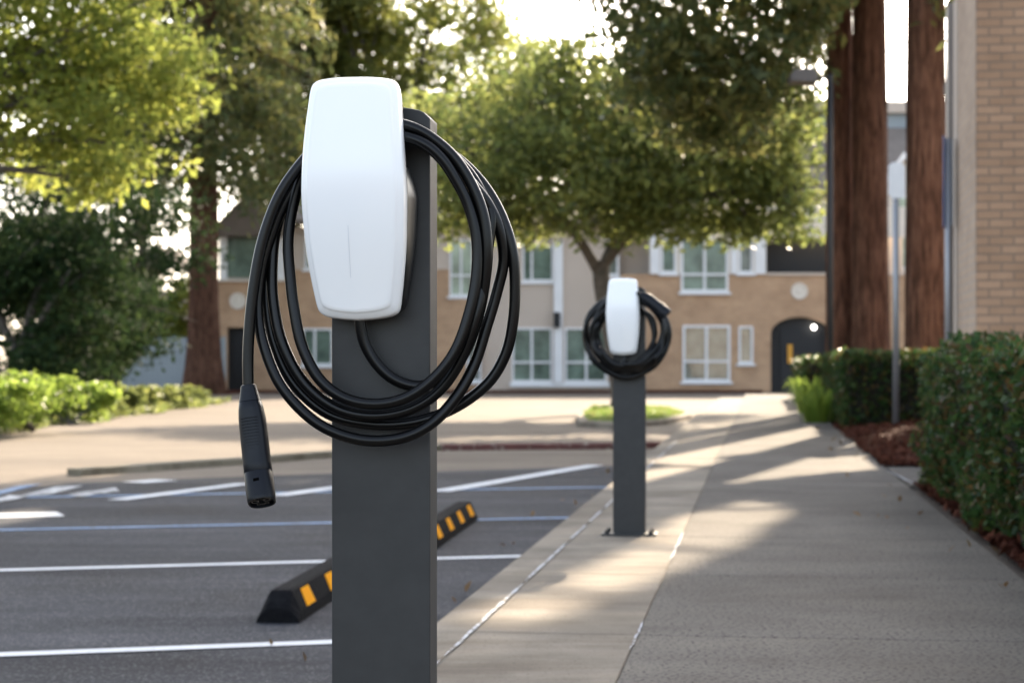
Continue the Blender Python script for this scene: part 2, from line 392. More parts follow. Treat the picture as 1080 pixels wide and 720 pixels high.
def conifer(name, label, base, h, r0, r1, z0, rad, nbr, per, lsize, leafm, droop=.25, shape=.8, flare=1.6, lean=(0, 0), group=None, extra=None, prune=True, cat='tree'):
    t = thing(name, label, cat, base, 0, group)
    pts, lines = conifer_points((lean[0]*.5, lean[1]*.5, 0), z0, h*1.03, rad, nbr, per, droop, shape)
    if extra is not None: pts = np.concatenate([pts, extra-np.array(base)])
    wp = pts+np.array(base)
    if prune: pts = pts[~in_lit(wp)]
    me = leaf_mesh('crown', pts, lsize, .34, .4, prune=False); link('crown', me, leafm, t)
    mb = trunk_rings((0, 0, 0), h, r0, r1, flare, lean)
    for a, b, L in lines:
        sm = np.array([a+(b-a)*q+np.array(base) for q in (.2, .4, .6, .8, 1)])
        if random.random() < .55 and not (prune and in_lit(sm).any()): mb.tube([a, (a+b)/2+np.array([0, 0, .06*L]), b], [.012*L+.012, .008*L+.008, .006], 5)
    mb.build('trunk', M_bark_r, t, smooth=True)
    return t

# ------------------------------------------------------------------ open sun patches on the ground, listed by their outlines on the photo's ground
def lit(z, *pp):
    LIT.append([(G(x, y, z).x, G(x, y, z).y) for x, y in pp])
lit(0, (468, 668), (560, 628), (640, 598), (715, 561), (760, 541), (806, 535), (812, 545), (765, 562), (700, 598), (640, 622), (560, 655), (468, 690))
lit(.0, (838, 470), (905, 470), (900, 420), (845, 412))
lit(0, (670, 580), (730, 545), (800, 526), (822, 541), (775, 568), (700, 604))
lit(0, (650, 505), (740, 486), (935, 481), (932, 492), (850, 499), (760, 510), (690, 514), (640, 519))
lit(0, (700, 468), (790, 452), (885, 452), (860, 466), (760, 474))
lit(0, (725, 444), (800, 436), (870, 438), (850, 446), (760, 451))
lit(0, (690, 482), (760, 470), (840, 466), (830, 472), (760, 480), (700, 490))
lit(ASPH, (0, 459), (200, 434), (420, 424), (640, 421), (760, 419), (860, 419), (850, 427), (600, 430), (420, 435), (260, 444), (200, 452), (110, 470), (0, 476))
lit(ASPH, (0, 480), (160, 472), (350, 468), (360, 476), (90, 494), (0, 508))
lit(ASPH, (-60, 549), (60, 532), (62, 541), (-60, 562))

# ------------------------------------------------------------------ world, sun, camera
W = bpy.data.worlds.new('World'); S.world = W; W.use_nodes = True
wn = W.node_tree; bg = wn.nodes['Background']
sk = wn.nodes.new('ShaderNodeTexSky'); sk.sky_type = 'NISHITA'; sk.sun_disc = False
sk.sun_elevation = SUN_EL; sk.sun_rotation = SUN_AZ; sk.air_density = 1.0; sk.dust_density = 3.0; sk.ozone_density = 1.0
hs = wn.nodes.new('ShaderNodeHueSaturation'); hs.inputs['Saturation'].default_value = .6
wn.links.new(sk.outputs[0], hs.inputs['Color']); wn.links.new(hs.outputs[0], bg.inputs[0]); bg.inputs[1].default_value = .14
sl = bpy.data.lights.new('sun', 'SUN'); sl.energy = 3.7; sl.angle = R(.4); sl.color = (1, .83, .62)
so = bpy.data.objects.new('sun', sl); COL.objects.link(so); so.rotation_euler = SUNV.to_track_quat('Z', 'Y').to_euler(); so.location = (0, 0, 30)
cam = bpy.data.cameras.new('camera'); co = bpy.data.objects.new('camera', cam); COL.objects.link(co); S.camera = co
co.location = (0, 0, CAMZ); co.rotation_euler = (R(90), 0, 0)
cam.sensor_width = 36; cam.lens = 36*FPX/1080; cam.shift_y = (HY-360)/1080; cam.clip_start = .05; cam.clip_end = 2000
cam.dof.use_dof = True; cam.dof.focus_distance = 2.70; cam.dof.aperture_fstop = 8.6; cam.dof.aperture_blades = 0
S.view_settings.view_transform = 'Standard'; S.view_settings.look = 'None'; S.view_settings.exposure = 2.1; S.view_settings.gamma = 1
S.cycles.max_bounces = 7; S.cycles.diffuse_bounces = 4; S.cycles.transmission_bounces = 4; S.cycles.transparent_max_bounces = 4
S.cycles.sample_clamp_indirect = 6; S.cycles.use_denoising = True

# ------------------------------------------------------------------ ground
structure(MB().sheet([(-500, -300), (500, -300), (500, 900), (-500, 900)], ASPH-.006).build('ground', M_road))
asph_pts = [G(x, y, ASPH) for x, y in ((640, 491), (463, 497), (350, 499), (259, 502), (140, 507), (78, 509), (0, 518))]
asph_pts += [Vector((-9, 11, 0)), Vector((-11, -8, 0)), KT(-.90, -8), KT(-.90, 17)]
structure(MB().sheet([(p.x, p.y) for p in asph_pts], ASPH).build('parking_lot', M_asph))
# kerb and sidewalk slabs
mb = MB(); T0 = 5.32-1.54*7
for i in range(14):
    a, b = T0+i*3.08+.003, T0+(i+1)*3.08-.003
    mb.prism([KT(-.945, a), KT(-.808, a), KT(-.808, b), KT(-.945, b)], -.3, 0)
structure(mb.build('kerb', M_kerb, bevel=.014, seg=3))
mb = MB(); mb2 = MB()
for i in range(36):
    a, b = T0+i*1.54+.004, T0+(i+1)*1.54-.004
    if b < 34: mb2.prism([KT(-.801, a), KT(-.338, a), KT(-.338, b), KT(-.801, b)], -.2, 0)
    w = 0.93
    mb.prism([KT(-.335, a), KT(w, a), KT(w, b), KT(-.335, b)], -.2, 0)
structure(mb.build('sidewalk', M_walk, bevel=.005, seg=2))
structure(mb2.build('sidewalk_border', M_kerb, bevel=.005, seg=2))
structure(MB().prism([KT(-.90, -6), KT(.9, -6), KT(.9, 45), KT(-.90, 45)], -.25, -.007).build('joint_bed', M_gap))
# remnants of white paint along the kerb joint
mb = MB(); t = 3.6
while t < 17:
    L = random.uniform(.7, 2.2); n = max(4, int(L/.06)); a_ = []; b_ = []; o = -.806
    for q in range(n+1):
        f = q/n; e = min(1, 6*f, 6*(1-f)); w = .0085*e*(.65+.5*mnoise.noise(Vector((0, (t+L*f)*9, 1))))+.0006; c_ = o+.003*mnoise.noise(Vector((5, (t+L*f)*5, 1)))
        a_.append(KT(c_-w, t+L*f)); b_.append(KT(c_+w, t+L*f))
    mb.sheet(a_+b_[::-1], .004); t += L+random.uniform(.02, .25)
for o, t0, t1, dr, w0 in ((-.336, 7.3, 8.6, .0, .007), (-.336, 5.0, 5.6, 0, .004), (1.0, 11.9, 13.9, -.09, .010)):
    a_ = []; b_ = []
    for q in range(25):
        f = q/24; w = w0*(.6+.6*mnoise.noise(Vector((3, (t0+f)*8, 1))))*min(1, 5*f, 5*(1-f))+.0006; c_ = o+dr*f+.006*mnoise.noise(Vector((7, f*6, 1)))
        a_.append(KT(c_-w, t0+(t1-t0)*f)); b_.append(KT(c_+w, t0+(t1-t0)*f))
    mb.sheet(a_+b_[::-1], .004)
structure(mb.build('joint_line', M_seal))
# planting bed beside the path, side walkway, far walk
structure(MB().prism([KT(.937, -6), KT(40, -6), KT(40, 46), KT(.937, 46)], -.25, -.03).build('planting_bed', M_soil))
structure(MB().prism([KT(.95, 12.2), KT(3.4, 12.2), KT(3.4, 14.4), KT(.95, 14.4)], -.2, -.004).build('side_path', M_walk))

# mulch with a low mound and loose chips
def mulch_height(off, t): return .125*math.sin(min(1, max(0, (off-.95)/1.5))*PI/2)*min(1, max(0, (t-14.45)/1.2))+.02*mnoise.noise(Vector((off*3, t*3, 0)))
def mulch_edge(t): return .95+.02*math.sin(t*2.1)
mb = MB(); nu, nv = 40, 60; vs = []; fs = []
for j in range(nv+1):
    t = 14.45+(33-14.45)*(j/nv)**1.3
    for i in range(nu+1):
        f = i/nu; off = mulch_edge(t)+f*f*6; vs.append(KT(off, t, max(.0, mulch_height(off, t))+.004))
for j in range(nv):
    for i in range(nu): fs.append((j*(nu+1)+i, j*(nu+1)+i+1, (j+1)*(nu+1)+i+1, (j+1)*(nu+1)+i))
structure(MB().add(vs, fs).build('mulch_bed', M_mulch, smooth=True))
structure(MB().sheet([KT(.955, 2), KT(2.6, 2), KT(2.6, 12.15), KT(1.0, 12.15)], .003).build('mulch_strip', M_mulch))
pts = []
for _ in range(7000):
    t = 14.4+8.8*random.random()**1.3; off = mulch_edge(t)-.03+random.random()**1.2*2.6; p = KT(off, t, mulch_height(off, t)+.012+random.random()*.012); pts.append(p)
for _ in range(2600):
    t = 4+8.1*random.random(); off = .97+random.random()**1.4*.5; pts.append(KT(off, t, .012+random.random()*.01))
o = link('mulch_chips', leaf_mesh('mulch_chips', [tuple(p) for p in pts], .055, .35, 1.2, prune=False), M_chip)
tag(o, 'loose red brown bark chips scattered over the planting beds', 'mulch', kind='stuff')

pts = []
for _ in range(60):
    t = random.uniform(3.5, 30); off = 1.0-abs(random.gauss(0, .22)); pts.append(tuple(KT(off, t, .012)))
for _ in range(6): pts.append(tuple(KT(random.uniform(-.75, .9), random.uniform(4, 30), .012)))
for _ in range(24): pts.append(tuple(KT(-1.0-abs(random.gauss(0, .25)), random.uniform(4, 17), ASPH+.014)))
o = link('fallen_leaves', leaf_mesh('fallen_leaves', pts, .045, .5, 3, prune=False), leafmat('dry_leaf', [(.10, .055, .02), (.18, .10, .03), (.07, .04, .02), (.14, .09, .03)], .1, .7)); tag(o, 'sparse dry leaves fallen along the kerb and path edges', 'fallen leaves', kind='stuff')

# painted lines
E = Vector((.966, .258, 0)); EM = Vector((-.258, .966, 0))
def stripe(name, px, py, l, r, w, m, z=ASPH+.004, dirv=E):
    p = G(px, py, ASPH); nrm = Vector((-dirv.y, dirv.x, 0)); a, b = p-dirv*l, p+dirv*r
    return structure(MB().sheet([a-nrm*w/2, b-nrm*w/2, b+nrm*w/2, a+nrm*w/2], z).build(name, m))
stripe('parking_line', 350, 677.5, 5, .62, .085, M_white)
stripe('parking_line', 300, 593.5, 6, 1.18, .095, M_white)
stripe('blue_parking_line', 350, 551.5, 7, 1.5, .10, M_blue)
stripe('blue_parking_line', 515, 516, 7, 1.2, .12, M_blue)
stripe('white_parking_line', 0, 544, 3.0, .35, .34, M_white, ASPH+.004, Vector((.93, .37, 0)).normalized())
for (a, b, w) in (((463, 519), (628, 491), .16), ((292, 523.5), (380, 511), .16), ((123, 528), (259, 510.5), .15), ((140, 509.5), (176, 506.8), .24)):
    A, B_ = G(*a, ASPH), G(*b, ASPH); d = (B_-A).normalized(); n_ = Vector((-d.y, d.x, 0))
    structure(MB().sheet([A-n_*w/2, B_-n_*w/2, B_+n_*w/2, A+n_*w/2], ASPH+.008).build('hatch_line', M_white))
mb = MB()
for q in (((72, 522), (122, 515), (126, 519), (82, 525)), ((20, 524), (60, 514), (88, 513), (50, 523)), ((-10, 528), (10, 523), (30, 525), (0, 530))):
    mb.sheet([G(*p, ASPH) for p in q], ASPH+.009)
structure(mb.build('worn_pavement_marking', M_worn))
structure(MB().sheet([G(*p, ASPH) for p in ((-30, 526), (20, 513), (44, 511), (0, 522), (-25, 530))], ASPH+.0085).build('blue_pavement_marking', M_blue))
# island kerb at the far edge of the stalls
def kerb_line(name, pts, w, h, m, z=ASPH-.05):
    mb = MB(); pts = [Vector((p.x, p.y, 0)) for p in catmull(pts, 5)]; L = []; Rr = []
    for i, p in enumerate(pts):
        d = (pts[min(i+1, len(pts)-1)]-pts[max(i-1, 0)]).normalized(); n_ = Vector((-d.y, d.x, 0)); L.append(p+n_*w/2); Rr.append(p-n_*w/2)
    rings = [[(a.x, a.y, z), (a.x, a.y, z+h), (b.x, b.y, z+h), (b.x, b.y, z)] for a, b in zip(L, Rr)]
    return structure(mb.rings(rings).build(name, m, bevel=.012))
M_oldk = surf('weathered_kerb', (.17, .145, .10), (.25, .215, .155), .95, 3, 60, .5, .006, big=((.09, .075, .045), 2.2, .4, .6))
kerb_line('island_kerb', [G(78, 501, ASPH), G(160, 495, ASPH), G(260, 488, ASPH), G(350, 481, ASPH), G(462, 474, ASPH)], .16, .05+.055, M_oldk)
kerb_line('red_kerb', [G(464, 474, ASPH), G(560, 473, ASPH), G(640, 472.5, ASPH), G(704, 471, ASPH)], .2, .05+.06, M_red)

# grass island under the oak
def poly_sheet(name, pp, z0, z1, m): return structure(MB().prism([(p.x, p.y) for p in pp], z0, z1).build(name, m, bevel=.02))
isl = [Vector((.96, 27.4, 0)), Vector((1.4, 26.6, 0)), Vector((2.3, 28.2, 0)), Vector((3.0, 31.5, 0)), Vector((3.1, 36, 0)), Vector((2.4, 37.5, 0)), Vector((1.5, 37, 0)), Vector((1.05, 31, 0))]
poly_sheet('grass_island', isl, ASPH-.1, ASPH+.08, M_kerb)
def in_poly(x, y, poly):
    ins = False; n = len(poly)
    for i in range(n):
        a, b = poly[i], poly[(i+1) % n]
        if (a.y > y) != (b.y > y) and x < (b.x-a.x)*(y-a.y)/(b.y-a.y)+a.x: ins = not ins
    return ins
pts = []
while len(pts) < 9000:
    x, y = random.uniform(.9, 3.7), random.uniform(26, 40)
    if in_poly(x, y, isl): pts.append((x, y, ASPH+.08+random.random()*.03))
ICX, ICY = sum(p.x for p in isl)/8, sum(p.y for p in isl)/8
pts = [q for q in ((ICX+(x-ICX)*.86, ICY+(y-ICY)*.93, z) for x, y, z in pts) if mnoise.noise(Vector((q[0]*1.3, q[1]*.6, 4))) > -.22]
o = link('grass', leaf_mesh('grass', pts, .08, .3, -.4, prune=False), L_grass); tag(o, 'short bright grass on the kerbed island below the oak', 'grass', kind='stuff')

# ------------------------------------------------------------------ chargers
def frame_px(O):
    """maps a photo column/row at a depth in front of the post face into the charger's own frame"""
    def f(px, py, dep):
        s = (px-CX)/FPX; y = -dep
        x = (s*(O.y+K.y*y)-O.x-K.x*y)/(N.x+K.x*s) if True else 0
        D = O.y+N.y*x+K.y*y
        return Vector((x, y, CAMZ+(HY-py)/FPX*D))
    return f
O1 = Vector((-.1925, 2.78, 0)); f1 = frame_px(O1)
O2 = Vector((.520, 8.42, 0)); f2 = frame_px(O2)
# post: folded plate with an arched top
PH = f1(400, 112.5, 0).z
outl = [(-.0735, 0), (.0735, 0), (.0735, PH-.0185), (.070, PH-.0155)]+[(.066*math.cos(a)*1.0, PH-.0125+.0125*math.sin(a)) for a in [PI*k/12 for k in range(1, 12)]]+[(-.070, PH-.0155), (-.0735, PH-.0185)]
post_me = MB().prismY(outl, 0, .062).mesh('post')
plate_mb = MB().box(-.125, .125, -.045, .105, 0, .010); plate_me = plate_mb.mesh('base_plate')
bolt_me = []
for s in (-1, 1):
    for yy in (-.025, .085):
        q = MB(); rr = []
        for r_, z_, e_ in ((.011, .010, 0), (.011, .022, 0), (.006, .0225, 0), (.006, .027, 0)): rr.append([(s*.10+r_*math.cos(PI*k/6), yy+r_*math.sin(PI*k/6), z_) for k in range(12)])
        bolt_me.append(q.rings(rr).mesh('anchor_bolt'))
# white cover: traced half outline, curved profile, bevelled glass rim
CC = f1(368.2, 207, .108); CZ = CC.z; CXo = CC.x
half = [(0, 172.5), (20, 172.3), (40, 171), (54, 168.2), (60.5, 163), (63.6, 154), (66.2, 130), (69, 103), (72, 65), (74.4, 22), (74.8, 0), (73.6, -30), (71.0, -75), (66.2, -115), (62.2, -140), (60, -152), (56.5, -161), (48.5, -166.4), (29, -170.6), (0, -173)]
hv = catmull([(a*1.0/1000, 0, b/1000) for a, b in half], 4)
out_pts = [(p.x, p.z) for p in hv]+[(-p.x, p.z) for p in hv[-2:0:-1]]
def prof(z):
    return float(np.polyval(PF, z))
PF = np.polyfit([-.175, -.13, -.09, -.05, 0, .04, .10, .14, .175], [.060, .073, .085, .095, .1035, .1055, .1015, .095, .087], 4)
def halfw(z): return float(np.interp(z, [b/1000 for a, b in half[::-1]], [max(a, 20)/1000 for a, b in half[::-1]]))
def cover_ring(ins, dd):
    r = []
    for x, z in out_pts:
        k = ins/.0748; kz = ins/.1725; X, Z = x*(1-k), z*(1-kz)
        r.append((CXo+X, -(prof(Z)-.009*(X/.075)**2)+dd, CZ+Z))
    return r
mb = MB(); spec = [(0.0, .034), (-.0012, .022), (0.0, .0102), (.0010, .0084), (.0026, .0068), (.0076, .0038), (.0086, .0032), (.0094, .0023), (.0104, .0012), (.012, .0004), (.015, 0)]
rings = [cover_ring(i, d) for i, d in spec]
mb.rings(rings, cap0=False, cap1=False)
nh = len(hv); last = rings[-1]; NC = 14; grid = []
for i in range(1, nh-1):
    a, b = Vector(last[i]), Vector(last[-i]); row = []
    for k in range(NC+1):
        q = a.lerp(b, k/NC); row.append((q.x, -(prof(q.z-CZ)-.009*((q.x-CXo)/.075)**2), q.z))
    grid.append(row)
base_ = len(mb.v)
mb.add([v for r in grid for v in r], [(i*(NC+1)+k, i*(NC+1)+k+1, (i+1)*(NC+1)+k+1, (i+1)*(NC+1)+k) for i in range(nh-3) for k in range(NC)])
mb.add([last[0]]+grid[0], [(0, k+1, k+2) for k in range(NC)]); mb.add([last[nh-1]]+grid[-1], [(0, k+1, k+2) for k in range(NC)])
cover_me = mb.mesh('front_cover', True)
bm = bmesh.new(); bm.from_mesh(cover_me); bmesh.ops.remove_doubles(bm, verts=bm.verts[:], dist=1e-5); bmesh.ops.recalc_face_normals(bm, faces=bm.faces[:]); bm.to_mesh(cover_me); bm.free()
cover_me.polygons.foreach_set('use_smooth', [True]*len(cover_me.polygons)); cover_me.set_sharp_from_angle(angle=R(60))
slit_mb = MB(); zz = [-.040-.0035*i for i in range(22)]; sx = -.004
L_ = [(CXo+sx-.0004, -(prof(z)+.0005), CZ+z) for z in zz]; Rr = [(a+.0008, b, c) for a, b, c in L_]
slit_me = MB().add(L_+Rr, [(i, i+1, 22+i+1, 22+i) for i in range(21)]).mesh('status_light', True)
# housing: dark body with a flange behind the cover and a waist for the cable
def hring(sx, dep, zt=1.0, zb=1.0, ztop=None, tip=0):
    r = []
    for x, z in out_pts:
        Z = z*(zt if z > 0 else zb)
        if ztop is not None: Z = min(Z, ztop)
        r.append((CXo+.003+x*sx, -(dep(Z) if callable(dep) else dep), CZ+Z))
    return r
body = [hring(.97, .001, .3, .93), hring(1.02, .004, .30, .955), hring(1.04, .012, .30, .96), hring(1.035, lambda z: min(.030, prof(z)-.026), .30, .96), hring(.985, lambda z: min(.050, prof(z)-.032), .32, .95), hring(.88, lambda z: prof(z)-.026, .34, .92)]
mbh = MB(); mbh.rings(body)
fl = [hring(.72, lambda z: prof(z)-.058, .80, .9), hring(.92, lambda z: prof(z)-.054, .93, .94), hring(.96, lambda z: prof(z)-.046, .965, .965), hring(.955, lambda z: prof(z)-.028, .96, .96)]
mbh.rings(fl); mbh.box(CXo-.03, CXo+.03, -.085, -.001, CZ+.02, CZ+.085)
house_me = mbh.mesh('housing', True); house_me.set_sharp_from_angle(angle=R(50))

def charger(O, label, first):
    t = thing('ev_charger', label, 'charging station', (O.x, O.y, 0), -TH, 'chargers along the kerb')
    po = link('post', post_me, M_post, t); b = po.modifiers.new('bevel', 'BEVEL'); b.width = .0022; b.segments = 3; b.limit_method = 'ANGLE'; b.angle_limit = R(40)
    pl = link('base_plate', plate_me, M_post, t); b = pl.modifiers.new('bevel', 'BEVEL'); b.width = .002; b.segments = 2
    for me in bolt_me: link('anchor_bolt', me, M_post, pl)
    h = link('housing', house_me, M_black, t); c = link('front_cover', cover_me, M_cover, t); link('status_light', slit_me, M_slit, c)
    if not first: t.scale = (.975,)*3
    return t
ch1 = charger(O1, 'large foreground electric car charger with drooping loose cable loops and hanging plug', True)
ch2 = charger(O2, 'smaller electric car charger farther along the path, cable coiled tight round its head', False)

# cable of the near charger: one continuous line wound round the head and ending in the hanging connector
strand = [
 (380, 318, .034), (379.5, 338, .033), (385, 363, .030), (401, 388, .027), (420, 402, .025), (443, 407, .024), (466, 398, .026), (488, 375, .030), (503, 338, .036), (511, 298, .042), (514, 262, .046), (510, 228, .046), (499, 198, .046), (481, 169, .048), (460, 149, .052), (436, 135, .055), (400, 128, .052),
 (362, 132, .046), (334, 152, .040), (318, 186, .036), (308, 222, .036), (304, 255, .040), (306, 291, .046), (310, 325, .052), (319, 366, .058), (338, 401, .062), (364, 420, .064), (395, 426, .064), (424, 421, .064), (451, 405, .062), (478, 374, .060), (495, 330, .056), (503, 285, .052), (502, 246, .050), (493, 214, .050), (479, 187, .054), (466, 168, .058), (449, 153, .061), (428, 144.5, .060), (395, 140, .052),
 (355, 144, .044), (330, 162, .038), (312, 190, .034), (299, 216, .032), (290, 248, .032), (287, 283, .036), (288, 315, .040), (298, 362, .046), (322, 405, .048), (356, 431, .048), (394, 438.5, .046), (434, 431, .044), (464, 411, .042), (488, 375, .044), (503, 330, .046), (511, 285, .036), (516, 250, .030), (518, 226, .026), (508, 204, .024), (494, 182, .026), (474, 162, .030), (450, 147, .034), (415, 136, .034),
 (370, 140, .028), (335, 160, .022), (310, 192, .018), (293, 232, .018), (282, 272, .022), (281, 312, .027), (288, 358, .031), (308, 402, .032), (346, 436, .031), (392, 447, .029), (434, 445.5, .022), (466, 436, .014), (494, 421, .008), (518, 400, .006), (534, 371, .006), (541, 338, .008), (543, 303, .010), (541, 268, .012), (532, 236, .012), (519, 209, .012), (503, 187, .013), (484, 169, .014), (455, 151, .014), (415, 139, .014),
 (368, 148, .016), (330, 172, .022), (305, 205, .034), (287, 245, .040), (275, 290, .044), (272, 330, .048), (279, 366, .054), (298, 409, .060), (336, 447, .062), (380, 463.5, .060), (422, 462, .056), (453, 448, .048), (480, 420, .036), (500, 385, .024), (513, 345, .018), (524, 308, .014), (531, 275, .014), (527, 243, .020), (515, 216, .026), (498, 194, .034), (478, 172, .040), (452, 150, .046), (415, 134, .044),
 (365, 138, .044), (332, 158, .050), (309, 184, .056), (295, 206, .060), (284, 232, .062), (275, 262, .064), (268, 300, .066), (263.5, 340, .068), (261.5, 380, .070), (262, 410, .072)]
pts1 = catmull([f1(*q) for q in strand], 7)
MB().tube(pts1, .0083, 18).build('cable', M_cable, ch1, smooth=True)

def connector(parent, spine, side, scale=1.0):
    """plug handle lofted along a bent spine; side = the direction of its width"""
    sec = [(0, .0098, .0098), (.004, .0108, .0108), (.03, .0116, .0116), (.10, .0142, .0142), (.135, .0156, .0155), (.138, .0152, .0151), (.142, .0158, .0157), (.20, .0176, .0174), (.28, .0190, .0187), (.36, .0196, .0194), (.50, .0196, .0198), (.66, .0197, .0202), (.735, .0199, .0204), (.737, .0197, .0202), (.740, .0199, .0204), (.90, .0202, .0207), (.97, .0202, .0207), (.99, .0199, .0203), (1.0, .0192, .0196)]
    sp = [Vector(p) for p in spine]; cum = [0]
    for a, b in zip(sp, sp[1:]): cum.append(cum[-1]+(b-a).length)
    def at(f):
        L = f*cum[-1]
        for i in range(len(sp)-1):
            if L <= cum[i+1]+1e-9: return sp[i].lerp(sp[i+1], (L-cum[i])/(cum[i+1]-cum[i]))
        return sp[-1]
    def fr(f):
        p = at(f); t = (at(min(1, f+.02))-at(max(0, f-.02))).normalized(); u = (side-t*side.dot(t)).normalized(); return p, t, u, t.cross(u)
    def ring(f, w, h, e=2.5, dt=0):
        p, t, u, v = fr(f); r = []
        for k in range(40):
            a = 2*PI*k/40; c, s_ = math.cos(a), math.sin(a)
            r.append(p+t*dt+u*(w*scale*math.copysign(abs(c)**(2/e), c))+v*(h*scale*math.copysign(abs(s_)**(2/e), s_)))
        return r
    mb = MB(); rr = [ring(f, w, h) for f, w, h in sec]; 
    rr += [ring(1, .0176, .0180), ring(1, .0172, .0176, dt=-.006*scale)]
    mb.rings(rr)
    for i in range(11):
        f = .28+i*.026; p, t, u, v = fr(f)
        for sgn in (1, -1):
            arc = [p+u*(.0140*math.cos(a)*scale)+v*(sgn*.0197*scale*(abs(math.sin(a))**.25)) for a in [PI*(.12+.76*k/10) for k in range(11)]]
            mb.tube(arc, .0006*scale, 6)
    c = mb.build('connector', M_conn, parent, auto=38)
    mbp = MB()
    p, t, u, v = fr(1)
    for q, (a, b, r_) in enumerate(((-.0085, .004, .0056), (.0085, .004, .0056), (-.006, -.008, .003), (.006, -.008, .003), (0, -.0095, .0026))):
        e = p+u*a*scale+v*b*scale-t*.0062*scale; ou = [e+(u*math.cos(2*PI*k/16)+v*math.sin(2*PI*k/16))*r_*scale for k in range(16)]
        inn = [e+(u*math.cos(2*PI*k/16)+v*math.sin(2*PI*k/16))*r_*.7*scale for k in range(16)]
        mbp.rings([ou, [x+t*.0045*scale for x in ou], [x+t*.0045*scale for x in inn], [x-t*.003*scale for x in inn]])
    mbp.build('pin_sockets', M_black, c)
    p, t, u, v = fr(.83); mbb = MB()
    for sgn in ((1,) if v.y < 0 else (-1,)):
        q = p+v*sgn*.0206*scale
        mbb.add([q+u*x*scale+t*y*scale+v*sgn*z*scale for z in (-.002, .0006) for x, y in ((-.0042, -.0022), (.0042, -.0022), (.0042, .0022), (-.0042, .0022))], [(0, 1, 2, 3), (4, 5, 6, 7), (0, 1, 5, 4), (1, 2, 6, 5), (2, 3, 7, 6), (3, 0, 4, 7)])
    mbb.build('release_button', M_pin, c)
    return c
sp1 = catmull([f1(262, 406, .072), f1(264, 425, .0745), f1(267, 450, .078), f1(270.3, 480, .084), f1(273.5, 507, .093), f1(276.2, 530, .106)], 6)
connector(ch1, sp1, Vector((1, 0, 0)), 1.0)

# far charger: tight coil of six turns, plug parked at upper right
c0 = f2(661, 345, .04); turns = []
for k in range(11*20+1):
    a = -PI/2-2*PI*k/20; turn = k/20
    q = .5+.5*math.sin(turn*2.2+.4)
    rx = .124+.068*q+.004*math.sin(k*1.3); rz = .122+.058*(.5+.5*math.sin(turn*2.2+1.0))+.004*math.sin(k*2.1)
    dep = .012+.0155*((turn*2.37) % 3.4)+(.02 if math.sin(a) < -.5 else 0)
    sag = -.022 if math.sin(a) < 0 else 0
    turns.append(Vector((c0.x+rx*math.cos(a)+.004*math.sin(turn*3), -dep, c0.z+rz*math.sin(a)+sag*abs(math.sin(a)))))
head = [f2(659, 370, .03), f2(658, 377, .035), f2(652, 385, .045)]
tail = [f2(640, 318, .07), f2(652, 308, .075), f2(668, 302, .08), f2(676, 305, .08)]
MB().tube(catmull(head+turns[2:-8]+tail, 4), .0112, 12).build('cable', M_cable, ch2, smooth=True)
sp2 = catmull([f2(676, 304, .08), f2(682, 308, .082), f2(692, 316, .084), f2(700, 322, .085), f2(704, 326.5, .086)], 5)
connector(ch2, sp2, Vector((.3, -1, .3)).normalized(), 1.4)

# ------------------------------------------------------------------ wheel stops
ws_parts = None
def wheel_stop(loc, heading, label):
    t = thing('wheel_stop', label, 'wheel stop', loc, heading, 'rubber wheel stops in the angled stalls')
    return t
def ws_mesh():
    mb = MB(); L = 1.83; prof_ = [(-.076, 0), (-.070, .035), (-.040, .102), (-.030, .108), (.030, .108), (.040, .102), (.070, .035), (.076, 0)]
    rings = []
    for y, k, top in ((0, 1, .45), (.015, 1, .62), (.055, 1, .97), (.09, 1, 1), (L-.09, 1, 1), (L-.055, 1, .97), (L-.015, 1, .62), (L, 1, .45)):
        rings.append([(x*k, y, z*top) for x, z in prof_])
    return mb.rings(rings).mesh('body')
def ws_patch(side, y):
    # amber square let into the sloping flank
    a, b = Vector((.0690, 0, .037)), Vector((.0425, 0, .0965)); n_ = Vector((.93, 0, .37)).normalized(); mb = MB()
    q = [a+Vector((0, y-.075, 0)), a+Vector((0, y+.075, 0)), b+Vector((0, y+.065, 0)), b+Vector((0, y-.065, 0))]
    vs = [p+n_*d for d in (-.004, .0025) for p in q]
    if side < 0: vs = [Vector((-v.x, v.y, v.z)) for v in vs]
    return mb.add(vs, [(0, 1, 2, 3), (4, 5, 6, 7), (0, 1, 5, 4), (1, 2, 6, 5), (2, 3, 7, 6), (3, 0, 4, 7)]).mesh('reflector')
ws_body = ws_mesh(); ws_pat = [ws_patch(s, y) for s in (1, -1) for y in (.24, .69, 1.14, 1.59)]
wa = G(293, 656.5, ASPH); 
for loc, h, lab in ((wa, R(-5.2), 'black rubber wheel stop with amber patches, its bare end facing the viewer'), (G(488, 549, ASPH)-Vector((.16, 1.70, 0)), R(-5.4), 'farther black rubber wheel stop with amber patches, mostly behind the charger post')):
    t = wheel_stop(loc+Vector((0, 0, .001)), h, lab); link('body', ws_body, M_rubber, t)
    for me in ws_pat: link('reflector', me, M_reflect, t)

